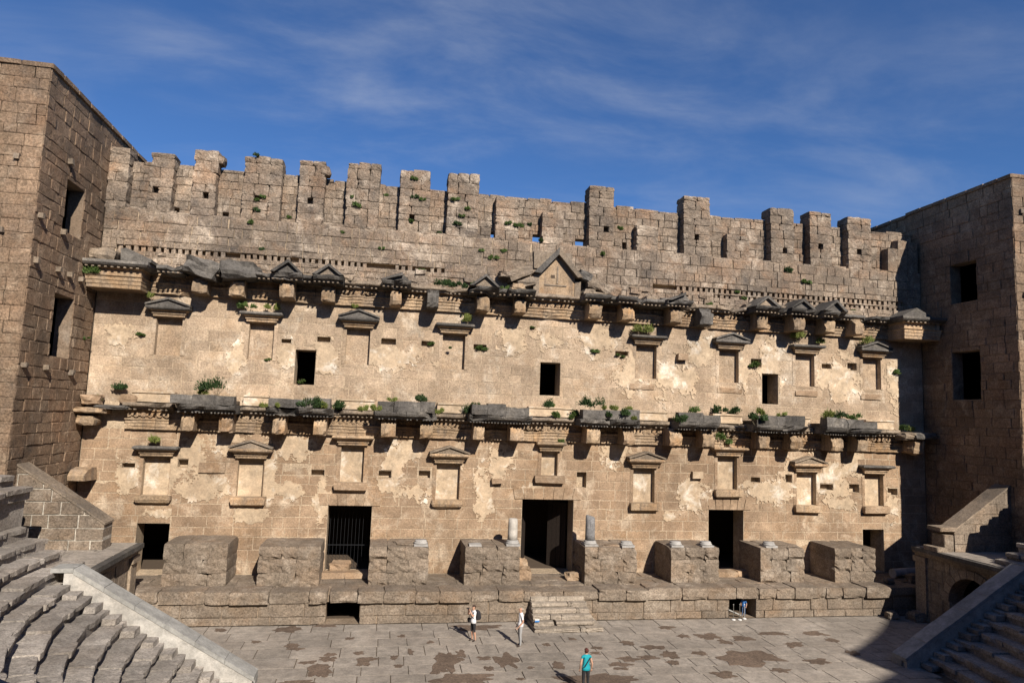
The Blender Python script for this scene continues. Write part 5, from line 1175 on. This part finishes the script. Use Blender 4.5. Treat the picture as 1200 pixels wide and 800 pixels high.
attach_thing('shoulder_bag', 'small black shoulder bag at the hip of the woman with the backpack', 'bag', Vector(wl)+Rw @ Vector((-.2, -.12, .98))*wk, R(-70), wk, bld_shbag)
teal, TP, tk = person('woman with red-brown hair in a sleeveless teal top and black trousers, seen from behind', (-1.36, -12.77, 0), R(186), 1.66,
    dict(elL=(.25, .04, 1.13), elR=(-.25, .04, 1.13), wrL=(.23, -.08, .90), wrR=(-.26, -.05, .89)), 'teal', 'black', 'shoe', 'hair_red', sleeve=.12, hair_long=.3)
m = MB()
pts = [(-.13, .155, 1.40), (-.02, .155, 1.25), (.10, .145, 1.05), (.17, .09, .98)]
for a, b in zip(pts, pts[1:]): m.add([(a[0]-.015, a[1], a[2]), (a[0]+.015, a[1], a[2]+.02), (b[0]+.015, b[1], b[2]+.02), (b[0]-.015, b[1], b[2]), (a[0]-.015, a[1]-.012, a[2]), (a[0]+.015, a[1]-.012, a[2]+.02), (b[0]+.015, b[1]-.012, b[2]+.02), (b[0]-.015, b[1]-.012, b[2])], [(0, 1, 2, 3), (7, 6, 5, 4), (0, 3, 7, 4), (1, 5, 6, 2), (0, 4, 5, 1), (3, 2, 6, 7)])
o = m.build('bag_strap', PM['strap']); o.parent = teal
person('small person in a blue shirt and jeans standing in the low opening of the platform', (10.42, -3.35, .02), R(-40), 1.02,
    dict(elR=(-.26, .06, 1.16), wrR=(-.2, -.18, 1.02), elL=(.28, .02, 1.14), wrL=(.26, -.16, .95)), 'blue', 'jeans', 'shoe', 'hair_dark', sleeve=.6, group=None)
# rope posts before the opening
PMW = plain('white_painted_metal', (.7, .7, .68), .45)
for i, (x, y, hh, lb) in enumerate(((9.5, -3.95, .78, 'white-footed barrier post beside the wall edge of the low opening'), (9.85, -3.98, .8, 'white-footed barrier post next to the leaning plank'), (10.22, -3.8, .74, 'white barrier post in front of the person in blue'))):
    t = thing('barrier_post', lb, 'post', (x, y, 0), 'barrier posts at the low opening')
    m = MB(); m.lathe([(.11, .012), (.11, .04), (.07, .06), (.03, .07)], x, y, 18); m.build('foot', PMW, t, False)
    m = MB(); m.lathe([(.016, .06), (.016, hh), (.03, hh+.01), (.028, hh+.04), (.012, hh+.055)], x, y, 10); m.build('pole', PMW if i == 2 else 'coping', t, True)
m = MB(Matrix.Translation((9.75, -3.5, .3)) @ Matrix.Rotation(R(22), 4, 'Y')); m.box(-.5, .5, -.1, .1, -.03, .03, .008)
tag(m.build('plank', 'coping'), 'pale plank leaning behind the barrier posts', 'plank')
t = thing('small_notice', 'little blue and white notice leaning on the stone steps', 'sign', (-1.6, -5.3, .215))
m = MB(); m.box(-1.72, -1.5, -5.24, -5.215, .44, .52); m.build('blue_panel', plain('sign_blue', (.05, .2, .5), .5), t); m = MB(); m.box(-1.72, -1.5, -5.242, -5.215, .523, .58); m.build('white_panel', PMW, t)
